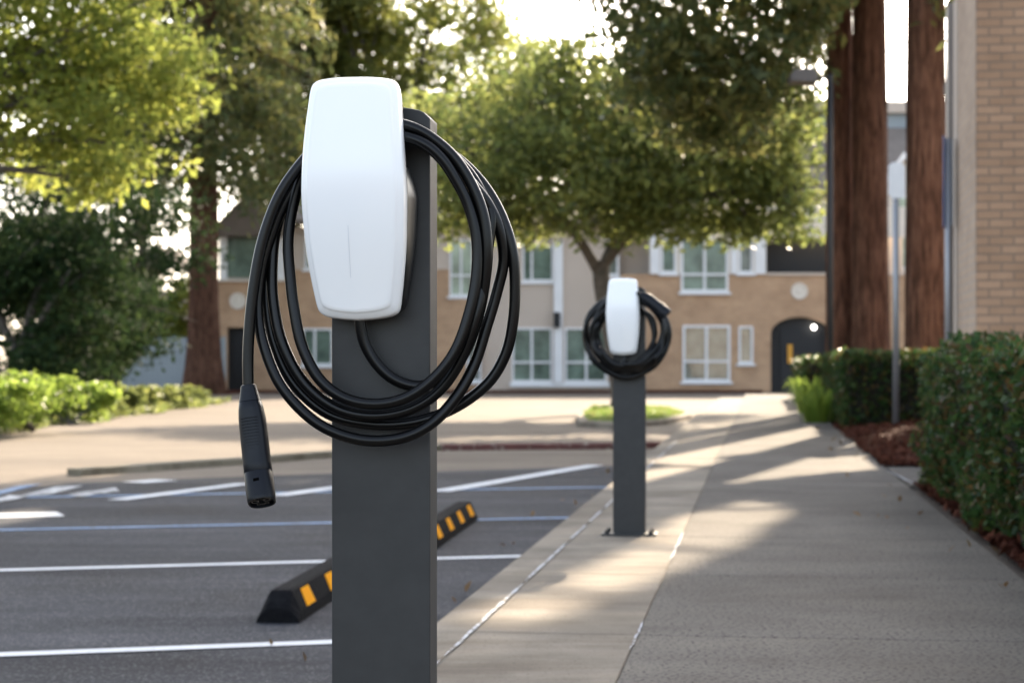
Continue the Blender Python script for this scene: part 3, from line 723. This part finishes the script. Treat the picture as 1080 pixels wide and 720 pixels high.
# ------------------------------------------------------------------ hedges
def hedge(label, off0, off1, t0, t1, h, n, ls, rough=.08):
    base = KT((off0+off1)/2, (t0+t1)/2, 0)
    t = thing('hedge', label, 'hedge', base, -TH, 'clipped hedges beside the path')
    w, L = (off1-off0), (t1-t0); mb = MB(); g = .10
    nx, ny, nz = 6, max(6, int(L*3)), 5
    mb.box(-w/2+g, w/2-g, -L/2+g, L/2-g, 0, h-g)
    mb.build('core', M_hcore, t)
    pts = []
    area = [2*w*h, 2*L*h, w*L]; pr = np.array([w*h, w*h, L*h, L*h*.35, w*L*.9]); pr /= pr.sum(); f = RNG.choice(5, n, p=pr)
    u, v = RNG.uniform(0, 1, n), RNG.uniform(0, 1, n); d = np.abs(RNG.normal(0, .055, n))-.02
    x = np.where(f == 0, (u-.5)*w, np.where(f == 1, (u-.5)*w, np.where(f == 2, -w/2+d, np.where(f == 3, w/2-d, (u-.5)*w))))
    y = np.where(f == 0, -L/2+d, np.where(f == 1, L/2-d, (v-.5)*L)); y = np.where(f == 4, (v-.5)*L, y)
    z = np.where(f == 4, h-d, np.where(f < 2, v*h, u*h))
    bu = np.array([mnoise.noise(Vector((a*1.7+base.x, b*1.7, c*1.7)))*rough+mnoise.noise(Vector((a*5, b*5, c*5+3)))*rough*.5 for a, b, c in zip(x, y, z)])
    low = .06*np.clip(1-z/.25, 0, 1)
    x = np.where(f == 2, x-bu+low, x); y = np.where(f == 0, y-bu, y); z = np.where(f == 4, z+bu, z)
    c = np.stack([x, y, np.maximum(z, .015)], 1)
    link('foliage', leaf_mesh('foliage', c, ls, .55, .5, .45, prune=False), L_hedge, t)
    return t
hedge('tall near hedge of dark glossy leaves at the right edge of the path', .99, 2.5, 3.0, 12.0, .81, 70000, .045, .13)
hedge('dark clipped hedge behind the bare sign pole', .98, 2.9, 22.6, 29.5, .90, 26000, .07, .06)
hedge('low far hedge leading to the arched entrance, its top sunlit', .80, 2.2, 33.0, 43.0, .88, 16000, .09, .06)

def strap_plant(loc, label, n=90, h=.42):
    t = thing('strap_leaf_plant', label, 'plant', loc, 0, 'bright strappy plants in front of the hedges')
    mb = MB()
    for i in range(n):
        a = random.uniform(0, 2*PI); r = random.random()**.5*.22; b = Vector((math.cos(a)*r, math.sin(a)*r, 0)); d = Vector((math.cos(a), math.sin(a), 0)); H = h*random.uniform(.6, 1.1); sp = random.uniform(.1, .38)
        s = Vector((-d.y, d.x, 0)); w = .016
        c = [b, b+d*sp*.25+Vector((0, 0, H*.6)), b+d*sp*.65+Vector((0, 0, H)), b+d*sp+Vector((0, 0, H*.78))]
        ws = [w, w, w*.7, .002]
        vs = [p+s*q for p, q in zip(c, ws)]+[p-s*q for p, q in zip(c, ws)]
        mb.add(vs, [(k, k+1, 5+k, 4+k) for k in range(3)])
    me = bpy.data.meshes.new('leaves'); me.from_pydata(mb.v, [], mb.f); link('leaves', me, L_lime, t); return t
strap_plant(KT(.84, 30.6, 0), 'bright lime strap-leaved plant farther from the pole', 120, .55)
strap_plant(KT(.80, 25.4, 0), 'bright lime strap-leaved plant beside the corner of the pole hedge', 90, .42)
strap_plant(KT(.84, 28.0, 0), 'bright lime strap-leaved plant midway along the bed edge', 90, .45)

# ------------------------------------------------------------------ sign poles, lamp
pb = KT(1.0, 22.0, 0); pb = Vector(((945-CX)/FPX*21.4, 21.4, 0))
t = thing('street_sign', 'slim grey pole topped by a pale rounded sign back, standing in mulch', 'sign', (pb.x, pb.y, .02), 0)
ht = P(945, 172, 21.4).z
MB().tube([(0, 0, 0), (0, 0, ht-.05)], .036, 14).build('pole', M_steel, t, smooth=True)
sw, s0, s1 = .093, ht-.42, ht-.02; c_ = .04
MB().prismY([(-sw, s0+c_), (-sw+c_, s0), (sw-c_, s0), (sw, s0+c_), (sw, s1-c_), (sw-c_, s1), (-sw+c_, s1), (-sw, s1-c_)], -.044, -.039).build('sign_plate', M_signw, t)
pb = P(1000, 400, 17.5); pb.z = 0
t = thing('parking_sign', 'grey post against the brick wall with narrow sign plates seen edge-on', 'sign', pb, R(-12.9))
MB().tube([(0, 0, 0), (0, 0, P(0, 146, 17.5).z)], .032, 12).build('pole', M_steel, t, smooth=True)
mb = MB().box(-.046, -.034, -.055, .055, P(0, 240, 17.5).z, P(0, 143, 17.5).z); mb.build('sign_plate', M_signb, t, bevel=.006)
MB().box(.034, .046, -.05, .05, P(0, 238, 17.5).z, P(0, 147, 17.5).z).build('sign_plate', M_steel, t, bevel=.006)
lb = P(876.0, 400, 28.4); lb.z = 0; lh = P(0, 78, 28.4).z
t = thing('street_lamp', 'dark slim street lamp with a flat shoebox head beside the twin redwood trunk', 'street lamp', lb)
MB().tube([(0, 0, 0), (0, 0, lh)], [.045, .034], 12).build('pole', M_dark, t, smooth=True)
MB().tube([(0, 0, lh-.05), (-.28, 0, lh-.06)], .028, 8).build('arm', M_dark, t, smooth=True)
M_lhead = plain('lamp_head_paint', (.06, .052, .048), .5)
MB().prismY([(-.62, lh-.14), (-.22, lh-.16), (-.22, lh-.02), (-.28, lh+.06), (-.56, lh+.05), (-.62, lh-.04)], -.2, .2).build('lamp_head', M_lhead, t, bevel=.02)

# ------------------------------------------------------------------ brick building on the right
bc = P(1030, 385, 16.0); bb = Vector((bc.x, bc.y, 0))
t = thing('brick_building', 'ochre brick building corner rising at the right behind the near hedge', 'building', bb, -TH)
MB().box(0, 9, .0, 1.5, -.2, 4.15).build('wall', M_brick2, t)
MB().box(-.006, .012, .016, 1.49, -.2, 4.15).build('side_wall', M_brick3, t)
MB().box(-.02, .30, 1.52, 1.72, -.2, 4.15).build('pilaster', M_beige, t, bevel=.01)
MB().box(-.05, .30, 1.95, 2.1, -.2, 4.15).build('pilaster', M_cream, t, bevel=.01)
MB().tube([(-.02, 1.82, 0), (-.02, 1.82, 4.15)], .045, 10).build('downpipe', M_roof, t, smooth=True)
MB().box(.55, 9, 1.75, 8, -.2, 4.15).build('rear_wall', M_cream, t)
MB().box(-.01, 9.2, -.03, 1.52, 4.15, 4.3).build('roof', M_roof, t)
MB().box(.5, 9.2, 1.74, 8.1, 4.16, 4.3).build('roof', M_roof, t)

# ------------------------------------------------------------------ apartment building across the road
BD = 62.0; SC = BD/FPX
def bx(px): return (px-CX)*SC
def bz(py): return CAMZ+(HY-py)*SC
apt = thing('apartment_building', 'long two storey tan brick apartment building across the road behind the oak', 'building', (0, BD, 0), 0)
def wall(name, x0, x1, y0, y1, op, m, yf=0, th=.3, parent=apt):
    """a wall in photo columns and rows with openings left out"""
    xs = sorted({x0, x1}|{o[0] for o in op if x0 < o[0] < x1}|{o[1] for o in op if x0 < o[1] < x1}); ys = sorted({y0, y1}|{o[2] for o in op}|{o[3] for o in op}); ys = [y for y in ys if y0 <= y <= y1]
    mb = MB(); vid = {}; fs = []
    def vv(x, y, d):
        k = (x, y, d)
        if k not in vid: vid[k] = len(mb.v); mb.v.append((bx(x), yf+d, bz(y)))
        return vid[k]
    cells = {}
    for i in range(len(xs)-1):
        for j in range(len(ys)-1):
            cx, cy = (xs[i]+xs[i+1])/2, (ys[j]+ys[j+1])/2
            cells[i, j] = not any(o[0] < cx < o[1] and o[2] < cy < o[3] for o in op)
    for (i, j), on in cells.items():
        if not on: continue
        a, b, c, d = (xs[i], ys[j]), (xs[i+1], ys[j]), (xs[i+1], ys[j+1]), (xs[i], ys[j+1])
        for dd in (0, th): fs.append(tuple(vv(*q, dd) for q in (a, b, c, d)))
        for (di, dj), (q1, q2) in (((-1, 0), (a, d)), ((1, 0), (b, c)), ((0, -1), (a, b)), ((0, 1), (d, c))):
            if not cells.get((i+di, j+dj), False): fs.append((vv(*q1, 0), vv(*q2, 0), vv(*q2, th), vv(*q1, th)))
    mb.f = fs; mb.m = [0]*len(fs); return mb.build(name, m, parent)
def window(x0, x1, y0, y1, gm, yf, mull=(), trans=(), fw=2.2, proud=.05):
    """frame with mullions (columns) and transoms (rows); the panes are one sub-part"""
    mb = MB(); X0, X1, Z0, Z1 = bx(x0), bx(x1), bz(y1), bz(y0); w = fw*SC; e = .003
    mb.box(X0-e, X0+w, yf-proud, yf+.12, Z0-e, Z1+e); mb.box(X1-w, X1+e, yf-proud, yf+.12, Z0-e, Z1+e)
    mb.box(X0+w, X1-w, yf-proud, yf+.12, Z1-w, Z1+e); mb.box(X0+w, X1-w, yf-proud, yf+.12, Z0-e, Z0+w)
    for m_ in mull: mb.box(bx(m_)-w*.55, bx(m_)+w*.55, yf-proud+.008, yf+.11, Z0+w, Z1-w)
    for r in trans: mb.box(X0+w, X1-w, yf-proud+.014, yf+.10, bz(r)-w*.5, bz(r)+w*.5)
    f = mb.build('window', M_wpaint, apt)
    MB().box(X0+w*.5, X1-w*.5, yf+.05, yf+.07, Z0+w*.5, Z1-w*.5).build('pane', gm, f)
    MB().box(X0-.08, X1+.08, yf-proud-.05, yf-.004, Z0-.09, Z0-.006).build('sill', M_wpaint, f)
    return f
# openings
right_op = [(720, 770, 343, 402), (779, 794, 344, 383), (813, 876, 334, 413.6), (718, 768, 290, 308)]
wall('wall', 655, 962, 289, 414.5, [o for o in right_op if o[2] != 334]+[(813, 876, 332.9, 414.5)], M_brick, 0)
# arched head over the entrance
mb = MB(); cxp, r_ = 844.5, 31.5
outer = [(bx(813), bz(352)), (bx(813), bz(330))]+[(bx(876), bz(330)), (bx(876), bz(352))]
arc = [(bx(cxp+r_*math.cos(a)), bz(352-18*math.sin(a))) for a in [PI*k/16 for k in range(17)]]
pts_ = [(bx(876.0), bz(352))]+arc[1:-1]+[(bx(813), bz(352))]
wall_up = MB()
for k in range(16):
    a, b = arc[k], arc[k+1]
    wall_up.prismY([a, b, (b[0], bz(352.0)+.0), (a[0], bz(352.0))] if False else [a, (a[0], bz(333.0)), (b[0], bz(333.0)), b], .004, .29)
apt_arch = wall_up.build('arch_head', M_brick, apt)
upper_op = [(697, 713, 252, 288), (718, 768, 251, 289), (779, 794, 250, 288)]
wall('upper_wall', 685, 808, 238, 288.6, upper_op, M_cream, -.02)
wall('upper_wall', 808.3, 962, 218, 250, [], M_cream, .02)
MB().box(bx(809), bx(890), .9, 1.0, bz(289), bz(249)).build('balcony_back', M_dark, apt)  # near-black panel, the opening's shade is in its colour
MB().box(bx(808.5), bx(962), -.06, .25, bz(290.5), bz(287.6)).build('balcony_ledge', M_beige, apt)
MB().box(bx(808.6), bx(881), .26, 1.1, bz(414), bz(332)).build('entrance_recess', M_dark, apt)  # solid near-black block that paints the shade inside the archway
MB().box(bx(824), bx(866), .20, .255, bz(414), bz(349)).build('entrance_door', M_dark, apt)
MB().box(bx(831.5), bx(836.5), .15, .198, bz(383), bz(363)).build('notice', M_yellow, apt)
mb = MB(); 
o = bpy.data.meshes.new('entrance_lamp'); bm = bmesh.new(); bmesh.ops.create_icosphere(bm, subdivisions=2, radius=.065); bm.to_mesh(o); bm.free()
o = link('entrance_lamp', o, M_lampglow, apt); o.location = (bx(859), .1, bz(345))
def medallion(px, py, y):
    mb = MB(); rr = []
    for r, d in ((.27, 0), (.27, -.07), (.20, -.07), (.19, -.04), (.09, -.04), (.08, -.06), (.02, -.065)):
        rr.append([(bx(px)+r*math.cos(2*PI*k/24), y+d, bz(py)+r*math.sin(2*PI*k/24)) for k in range(24)])
    mb.rings(rr).build('medallion', M_cream, apt)
medallion(843, 307, -.002); medallion(249.5, 317, .298)
window(720, 770, 343, 402, M_glassd, 0, (745,), (381,), 2.4)
window(779, 794, 344, 383, M_glassd, 0, (), (), 2.0)
window(718, 768, 251, 307.8, M_glassg, -.02, (743,), (289.5,), 2.4)
window(697, 713, 252, 288, M_glassg, -.02)
window(779, 794, 250, 288, M_glassd, -.02)
for a, b in ((686, 695.5), (771, 777.5), (796, 807)): MB().box(bx(a), bx(b), -.10, -.023, bz(289), bz(236)).build('white_panel', M_wpaint, apt)
# centre bay in beige stucco
wall('centre_wall', 508, 654.6, 225, 414.4, [(551, 584, 258, 296), (540, 583, 345, 403), (596, 641, 345, 403), (640, 654, 252, 290)], M_beige, .55)
window(551, 584, 258, 296, M_glassg, .55, (561,), (), 2.0)
window(540, 583, 345, 403, M_glassg, .55, (561,), (382,), 2.2)
window(596, 641, 345, 403, M_glassg, .55, (619,), (382,), 2.2)
window(640, 653.5, 252, 290, M_glassd, .55)
MB().box(bx(584.5), bx(594), .36, .546, bz(404), bz(252)).build('white_pilaster', M_wpaint, apt)
MB().box(bx(584), bx(591), .20, .355, bz(345), bz(329)).build('wall_lantern', M_dark, apt)
MB().box(bx(538), bx(656), .42, .546, bz(408), bz(404.6)).build('white_band', M_wpaint, apt)
# left wing in brick with pale glazing above
wall('left_wall', 300, 507.6, 284, 414.6, [(318, 350, 346, 385), (492, 507, 345, 402), (474, 499, 284, 312)], M_brick, .3)
wall('left_wall', 228, 299.6, 294, 414.6, [(238, 263, 345, 414.6)], M_brick, .3)
MB().box(bx(236), bx(265), .61, .7, bz(414), bz(343)).build('side_door', M_dark, apt)
window(318, 350, 346, 385, M_glassg, .3, (331,), (), 2)
window(492, 507.4, 345, 402, M_glassd, .3, (), (382,), 2)
wall('upper_left_wall', 300, 507.4, 238, 283.6, [(320, 350, 246, 283), (474, 499, 252, 283.6)], M_beige, .34)
window(320, 350, 246, 283, M_glassg, .34, (335,), (), 2)
window(474, 499, 252, 311.8, M_glassp, .34, (486,), (290,), 2)
# glazed corner room with white posts under a gable
MB().box(bx(230), bx(238), .2, .5, bz(293.8), bz(248)).build('white_post', M_wpaint, apt)
MB().box(bx(291), bx(299.5), .2, .5, bz(293.8), bz(248)).build('white_post', M_wpaint, apt)
f = MB().box(bx(238.2), bx(290.8), .36, .44, bz(292), bz(248)).build('corner_glazing', M_glassg, apt)
MB().box(bx(226), bx(301), .16, .29, bz(296.5), bz(294)).build('ledge', M_cream, apt)
# roofs
def roof(name, px0, px1, e_py, r_py, yf, depth, m=M_roof, over=.45):
    x0, x1 = bx(px0), bx(px1); ze, zr = bz(e_py), bz(r_py); mb = MB()
    prof_ = [(yf-over, ze), (yf-over, ze+.16), (yf+depth/2, zr+.16), (yf+depth+over, ze+.16), (yf+depth+over, ze), (yf+depth/2, zr)]
    vs = [(x, y, z) for x in (x0, x1) for y, z in prof_]
    mb.add(vs, [(0, 1, 2, 5), (5, 2, 3, 4), (11, 8, 7, 6), (10, 9, 8, 11), (0, 6, 7, 1), (1, 7, 8, 2), (2, 8, 9, 3), (3, 9, 10, 4), (4, 10, 11, 5), (5, 11, 6, 0)]); return mb.build(name, m, apt)
roof('roof', 296, 690, 237, 200, .3, 9)
roof('roof', 690.5, 850, 237, 190, 0, 9.6)
mb = MB(); x0, x1 = bx(222), bx(300); xm = bx(262)
mb.prismY([(x0, bz(249)), (x0, bz(244)), (xm-.1, bz(206)), (xm+.1, bz(206)), (x1, bz(236)), (x1, bz(249))], -.2, 8).build('gable_roof', M_roof, apt)
# body behind the facade
MB().box(bx(229), bx(652), 1.2, 9.6, -.3, bz(238)).build('rear_block', M_beige, apt)
MB().box(bx(652.3), bx(960), 1.22, 9.5, -.3, bz(238)).build('rear_block', M_beige, apt)

# taller wing at the right rear with a white gabled bay
tw = thing('gabled_wing', 'taller cream building with a grey roof and white gabled bay between the redwood trunks', 'building', (0, 74, 0))
SC2 = 74/FPX
gx = lambda px: (px-CX)*SC2
gz = lambda py: CAMZ+(HY-py)*SC2
MB().box(gx(830), gx(1040), 0, 9, -.2, gz(205)).build('wall', M_cream, tw)
mb = MB(); mb.add([(gx(826), -.4, gz(206)), (gx(1044), -.4, gz(206)), (gx(1044), 5, gz(118)), (gx(826), 5, gz(118)), (gx(826), -.4, gz(209)), (gx(1044), -.4, gz(209)), (gx(1044), 5.2, gz(121)), (gx(826), 5.2, gz(121))], [(0, 1, 2, 3), (4, 5, 6, 7), (0, 1, 5, 4), (1, 2, 6, 5), (2, 3, 7, 6), (3, 0, 4, 7)]); mb.build('roof', M_roof, tw)
MB().box(gx(826), gx(1044), 5.25, 9, gz(206), gz(101)).build('parapet_wall', M_fencem, tw)
MB().box(gx(824), gx(1046), 5.0, 9.2, gz(101), gz(88)).build('cornice', M_beige, tw)
g = MB().prismY([(gx(932), -.2), (gx(932), gz(192)), (gx(946), gz(170)), (gx(960), gz(192)), (gx(960), -.2)], -1.2, -.01).build('gabled_bay', M_cream, tw)
MB().prismY([(gx(929), gz(194)), (gx(929), gz(189)), (gx(946), gz(165)), (gx(963), gz(189)), (gx(963), gz(194)), (gx(946), gz(172))], -1.5, -1.21).build('gable_trim', M_wpaint, tw)
for y0, y1 in ((210, 235), (250, 285), (300, 330)):
    w_ = MB().box(gx(936), gx(956), -1.26, -1.205, gz(y1), gz(y0)).build('window', M_wpaint, tw); MB().box(gx(938), gx(954), -1.275, -1.262, gz(y1-2), gz(y0+2)).build('pane', M_glassp, w_)

# mulch strip and kerb at the foot of the building, left fence, far pink house
structure(MB().prism([(bx(228), 60.4), (bx(800), 60.9), (bx(800), 61.95), (bx(228), 61.95)], -.3, -.05).build('foundation_bed', M_mulch))
structure(MB().prism([(bx(150), 57.5), (bx(262), 57.5), (bx(262), 60.3), (bx(150), 60.3)], -.3, -.045).build('tree_bed', M_mulch))
fe = thing('fence', 'pale blue grey board fence between the dark shrubs and the left redwood', 'fence', P(165, 410, 60))
fe.location.z = ASPH
mb = MB()
for i in range(30): mb.box(-2.6+i*.16, -2.6+i*.16+.152, -.02, .02, .05, 1.75)
mb.build('boards', M_fencem, fe)
for i in range(4):  MB().box(-2.6+i*1.56, -2.5+i*1.56, .03, .13, 0, 1.8).build('post', M_fencem, fe)
fh = thing('far_house', 'distant dusty pink gabled house glimpsed between the left trees', 'house', (-18.5, 98, 0))
M_pink = surf('dusty_pink_stucco', (.44, .36, .33), (.5, .41, .38), .9, .6)
MB().box(-2.2, 2.4, 0, 8, -.2, 4.6).build('wall', M_pink, fh)
MB().prismY([(-2.7, 4.55), (-2.7, 4.75), (.1, 7.0), (2.9, 4.75), (2.9, 4.55), (.1, 6.75)], -.4, 8.4).build('roof', M_roof, fh)
for x in (-1.2, .9): MB().box(x-.4, x+.4, -.05, .02, 2.6, 3.8).build('window', M_glassd, fh)

# ------------------------------------------------------------------ trees
def V(px, py, d): return tuple(P(px, py, d))
# oak on the island
ob = (2.12, 36.0, ASPH+.08)
ck = lambda px, py, d, r: (V(px, py, d), r)
oak_cl = [ck(520, 165, 35, (1.25, 1.3, .9)), ck(480, 130, 37, (1.1, 1.2, .9)), ck(560, 120, 36, (1.3, 1.3, .9)), ck(600, 190, 34.5, (1.3, 1.3, .95)), ck(650, 130, 36, (1.5, 1.5, 1.1)), ck(690, 190, 35, (1.3, 1.3, .95)), ck(740, 150, 36.5, (1.4, 1.4, 1.0)), ck(790, 170, 36, (1.2, 1.3, .9)), ck(835, 165, 35.5, (.9, 1.0, .75)), ck(760, 215, 35.5, (1.0, 1.1, .65)), ck(820, 215, 35, (.85, .9, .55)), ck(700, 95, 37, (1.3, 1.4, .9)), ck(620, 90, 37, (1.1, 1.2, .7)), ck(530, 215, 35, (.9, 1.0, .55)), ck(660, 235, 34.8, (.9, .9, .5)), ck(470, 235, 36, (.7, .8, .4)), ck(450, 130, 37, (.9, 1, .7)), ck(715, 165, 37, (1.0, 1.0, .7)), ck(600, 140, 37.5, (1.1, 1.0, .7)), ck(845, 200, 35, (.7, .8, .6)), ck(838, 245, 35, (.5, .6, .35)), ck(782, 243, 35, (.6, .7, .32)), ck(640, 200, 36.5, (1.2, 1.1, .6)), ck(708, 232, 35, (.9, .9, .42)), ck(545, 238, 35.5, (.8, .9, .42)), ck(455, 190, 36, (.9, 1.0, .7)), ck(590, 60, 37, (.8, 1, .5)), ck(850, 130, 36, (.8, 1, .5))]
broad_tree('oak_tree', 'spreading oak with forked dark limbs behind the far charger', ob, [(2.12, 36, -.1), V(650, 370, 36), V(640, 325, 36), V(634, 288, 36), V(636, 276, 36)], oak_cl, 37000, .15, L_oak, .22, twigs=26, spread=.46,
           extra_limbs=[[V(634, 292, 36), V(617, 262, 35.8), V(592, 225, 35.6), V(574, 185, 35.5), V(556, 135, 35.7)], [V(636, 280, 36), V(668, 240, 35.6), V(702, 198, 35.5), V(745, 165, 35.8), V(790, 160, 36)], [V(636, 282, 36), V(652, 240, 36.3), V(660, 190, 36.4), V(668, 130, 36.5)], [V(606, 245, 35.7), V(560, 205, 36), V(505, 170, 36.2)], [V(690, 210, 35.5), V(760, 205, 35.3), V(815, 205, 35.2)]], prune='half')
# big maple hanging into the frame at upper left
mcl = [ck(30, 40, 21, (1.2, 1.3, .85)), ck(110, 30, 21.5, (1.0, 1.2, .8)), ck(165, 70, 21, (.75, 1.0, .6)), ck(70, 110, 20.5, (.9, 1.0, .55)), ck(120, 150, 20.5, (.75, .9, .5)), ck(40, 165, 21, (.7, .9, .35)), ck(185, 105, 21.5, (.45, .6, .45)), ck(-60, 60, 20.5, (1.2, 1.3, 1.0)), ck(-140, 0, 20, (1.4, 1.5, 1.1)), ck(-40, -60, 21, (1.5, 1.5, 1.0)), ck(80, -60, 21, (1.4, 1.4, 1.0)), ck(95, 190, 20.6, (.4, .6, .28)), ck(60, 75, 21.6, (1.1, 1.1, .6))]
mb_ = (-7.6, 20.5, ASPH)
broad_tree('maple_tree', 'sunlit yellow-green tree leaning into the upper left of the view', mb_, [(-7.6, 20.5, -.2), (-7.5, 20.5, 1.6), (-7.0, 20.5, 3.0)], mcl, 25000, .105, L_bright, .2,
           extra_limbs=[[(-7.0, 20.5, 3.0), V(-30, 115, 20.8), V(30, 106, 20.8), V(58, 92, 20.8)]], twigs=30, spread=.36)
# redwoods
lib = (P(212, 412, 57)).x
conifer('redwood_tree', 'tall redwood with flared trunk in the mulch at left', (lib, 57.5, ASPH), 27, .47, .18, 6.6, 5.0, 330, 190, .30, L_red, .30, .7, 1.5)
# twin trunk and single trunk on the right
def hang(px0, px1, py0, py1, d, dd, n):
    """drooping sprays around branch lines that reach out over the path"""
    out = []
    while sum(len(o) for o in out) < n:
        c = np.array(V(RNG.uniform(px0, px1), RNG.uniform(py0, py1), d+RNG.uniform(-dd, dd)))
        k = 60; a = RNG.normal(size=(k, 3))*np.array([.38, .30, .11]); a[:, 2] -= np.abs(a[:, 0])*.25; out.append(c+a)
    return np.concatenate(out)
ex = np.concatenate([hang(640, 880, -60, 60, 31, 2.2, 6500), hang(660, 830, 50, 110, 31, 1.8, 3200), hang(720, 800, 100, 150, 31.5, 1.2, 1100), hang(610, 700, -60, 30, 31, 1.5, 1500), hang(870, 895, -30, 40, 30.3, .3, 450)])
def cloud(c, r, n):
    d = RNG.normal(size=(n, 3)); d /= np.linalg.norm(d, axis=1)[:, None]
    return np.array(c)+d*(RNG.uniform(0, 1, n)**.4)[:, None]*np.array(r)
ex3 = np.concatenate([cloud((8.6, 30.5, 12.2), (3.4, 2.2, 3.8), 17000), cloud((7.0, 30, 15.5), (3.0, 2.2, 2.5), 5000)])  # unseen leaf masses added to the crown to shade the near sidewalk
ex = np.concatenate([ex, cloud((3.2, 31.5, 11.5), (4.6, 2.4, 3.8), 22000), cloud((1.2, 32.5, 14.5), (3.2, 2.2, 2.8), 6000)])  # more out-of-view leaves added, to keep the parking lot in shade
r1 = (P(886, 400, 32.6).x, 32.6, -.02); r2 = (P(919, 400, 32.2).x, 32.2, -.02); r3 = (P(977, 400, 29.8).x, 29.8, -.02)
conifer('redwood_tree', 'redwood trunk standing left in the twin pair behind the hedge', r1, 24, .24, .12, 7.0, 5.2, 170, 190, .22, L_red, .22, .45, 1.25, (-.05, 0), 'redwoods beside the brick building', ex)
conifer('redwood_tree', 'thicker redwood trunk standing right in the twin pair', r2, 27, .31, .15, 7.5, 4.6, 190, 180, .26, L_red, .22, .45, 1.22, (-.15, 0), 'redwoods beside the brick building')
conifer('redwood_tree', 'single redwood trunk next to the brick building corner', r3, 26, .325, .16, 6.2, 4.4, 190, 180, .26, L_red, .22, .45, 1.2, (-.05, 0), 'redwoods beside the brick building', ex3)
# golden conifer and others behind the near charger
conifer('conifer_tree', 'golden-tipped conifer rising behind the near charger head', (P(345, 410, 66).x, 74, ASPH), 20, .3, .1, 6.0, 4.8, 200, 170, .34, L_gold, .15, .6, 1.4)
conifer('conifer_tree', 'dark green conifer crowding the left redwood', (P(262, 410, 66).x, 73, ASPH), 24, .3, .1, 7.5, 5.2, 220, 170, .34, L_red, .2, .6, 1.4)
bcl = lambda px, py, d, s: [ck(px+random.uniform(-1, 1)*s*14, py+random.uniform(-1, 1)*s*10, d+random.uniform(-1, 1)*s*.5, (s*random.uniform(.45, .65), s*random.uniform(.45, .65), s*random.uniform(.35, .5))) for _ in range(9)]
def bush_tree(label, px, d, pyc, s, lm, n, ls, name='broadleaf_tree', group='trees behind the apartment building'):
    x = P(px, 0, d).x; zc = P(0, pyc, d).z
    cl = []
    for _ in range(10):
        a, b = random.uniform(0, 2*PI), random.uniform(-.9, 1); r = random.uniform(.3, .85)
        cl.append(((x+s*r*math.cos(a), d+s*r*math.sin(a), zc+s*.7*b), (s*random.uniform(.38, .6), s*random.uniform(.38, .6), s*random.uniform(.28, .42))))
    broad_tree(name, label, (x, d, ASPH), [(x, d, -.2), (x+.1, d, max(.4, zc*.35)), (x, d, max(.6, zc*.55))], cl, n, ls, lm, .12+.04*s, group=group, twigs=24, spread=.36)
bush_tree('loose green tree above the roof between charger and oak', 415, 74, 45, 4.4, L_gold, 11000, .26)
bush_tree('tall airy tree behind the roof, right of the charger head', 480, 77, 105, 4.4, L_oak, 13000, .26)
bush_tree('dark tree in the gap between the maple and the left redwood', 150, 76, 140, 3.6, L_red, 17000, .26)
bush_tree('rounded olive tree above the roof left of the oak', 550, 75, 165, 4.0, L_oak, 15000, .26)
bush_tree('pale green tree above the roof right of the oak', 790, 80, 165, 3.2, L_bright, 9000, .28)
bush_tree('green tree above the roof behind the oak crown', 640, 78, 170, 3.4, L_oak, 11000, .28)
# dark thicket at left, each shrub its own
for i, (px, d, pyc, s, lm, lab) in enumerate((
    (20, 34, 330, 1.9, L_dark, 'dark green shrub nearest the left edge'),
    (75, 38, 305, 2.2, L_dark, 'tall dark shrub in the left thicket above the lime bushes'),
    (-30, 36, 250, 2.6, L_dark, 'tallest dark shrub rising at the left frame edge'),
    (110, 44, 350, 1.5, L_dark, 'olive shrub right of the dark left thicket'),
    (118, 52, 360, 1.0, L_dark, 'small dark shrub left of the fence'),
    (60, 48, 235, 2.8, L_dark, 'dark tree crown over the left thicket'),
    (172, 64, 335, 1.6, L_bright, 'light green shrub leaning over the fence'))):
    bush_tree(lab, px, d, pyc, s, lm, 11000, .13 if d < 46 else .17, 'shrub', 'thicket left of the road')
# low lime bushes along the road edge
for i, (px, py, d, s) in enumerate(((-20, 430, 23.5, .62), (35, 424, 25.5, .72), (75, 428, 28.5, .55), (105, 431, 32, .5), (135, 431, 35, .5), (162, 430, 38, .45), (188, 430, 41, .42))):
    p = P(px, 400, d); x = p.x; t = thing('low_bush', ('round %s along the road edge' % ('lime green bush cut by the left frame edge', 'lime green bush, tallest and brightest', 'lime green bush just right of the brightest one', 'duller green bush midway', 'duller green bush right of the midway one', 'duller green bush second from the row end', 'duller green bush at the far end of the row')[i]), 'bush', (x, d, ASPH), 0, 'low bushes along the road')
    cl = [((random.uniform(-.7, .7)*s*1.3, random.uniform(-.7, .7)*s*2, s*.55+random.uniform(-.15, .25)*s), (s*.5, s*.6, s*.38)) for _ in range(7)]
    link('foliage', leaf_mesh('foliage', clump_points(cl, 5200, 14, .34), .075, .5, prune=False), L_lime if i < 3 else L_oak, t)
    mb = MB()
    for c, r in cl: mb.tube([(0, 0, 0), c], [.02, .008], 5)
    mb.build('stems', M_bark_o, t)
pts = []
for _ in range(9000):
    d = random.uniform(22, 44); x = -6.62-random.random()**1.5*2.4+.12*math.sin(d*1.3); pts.append((x, d, ASPH+random.random()*.13))
o = link('verge_grass', leaf_mesh('verge_grass', pts, .13, .28, -.4, prune=False), L_oak); tag(o, 'low ground cover along the left road edge', 'ground cover', kind='stuff')
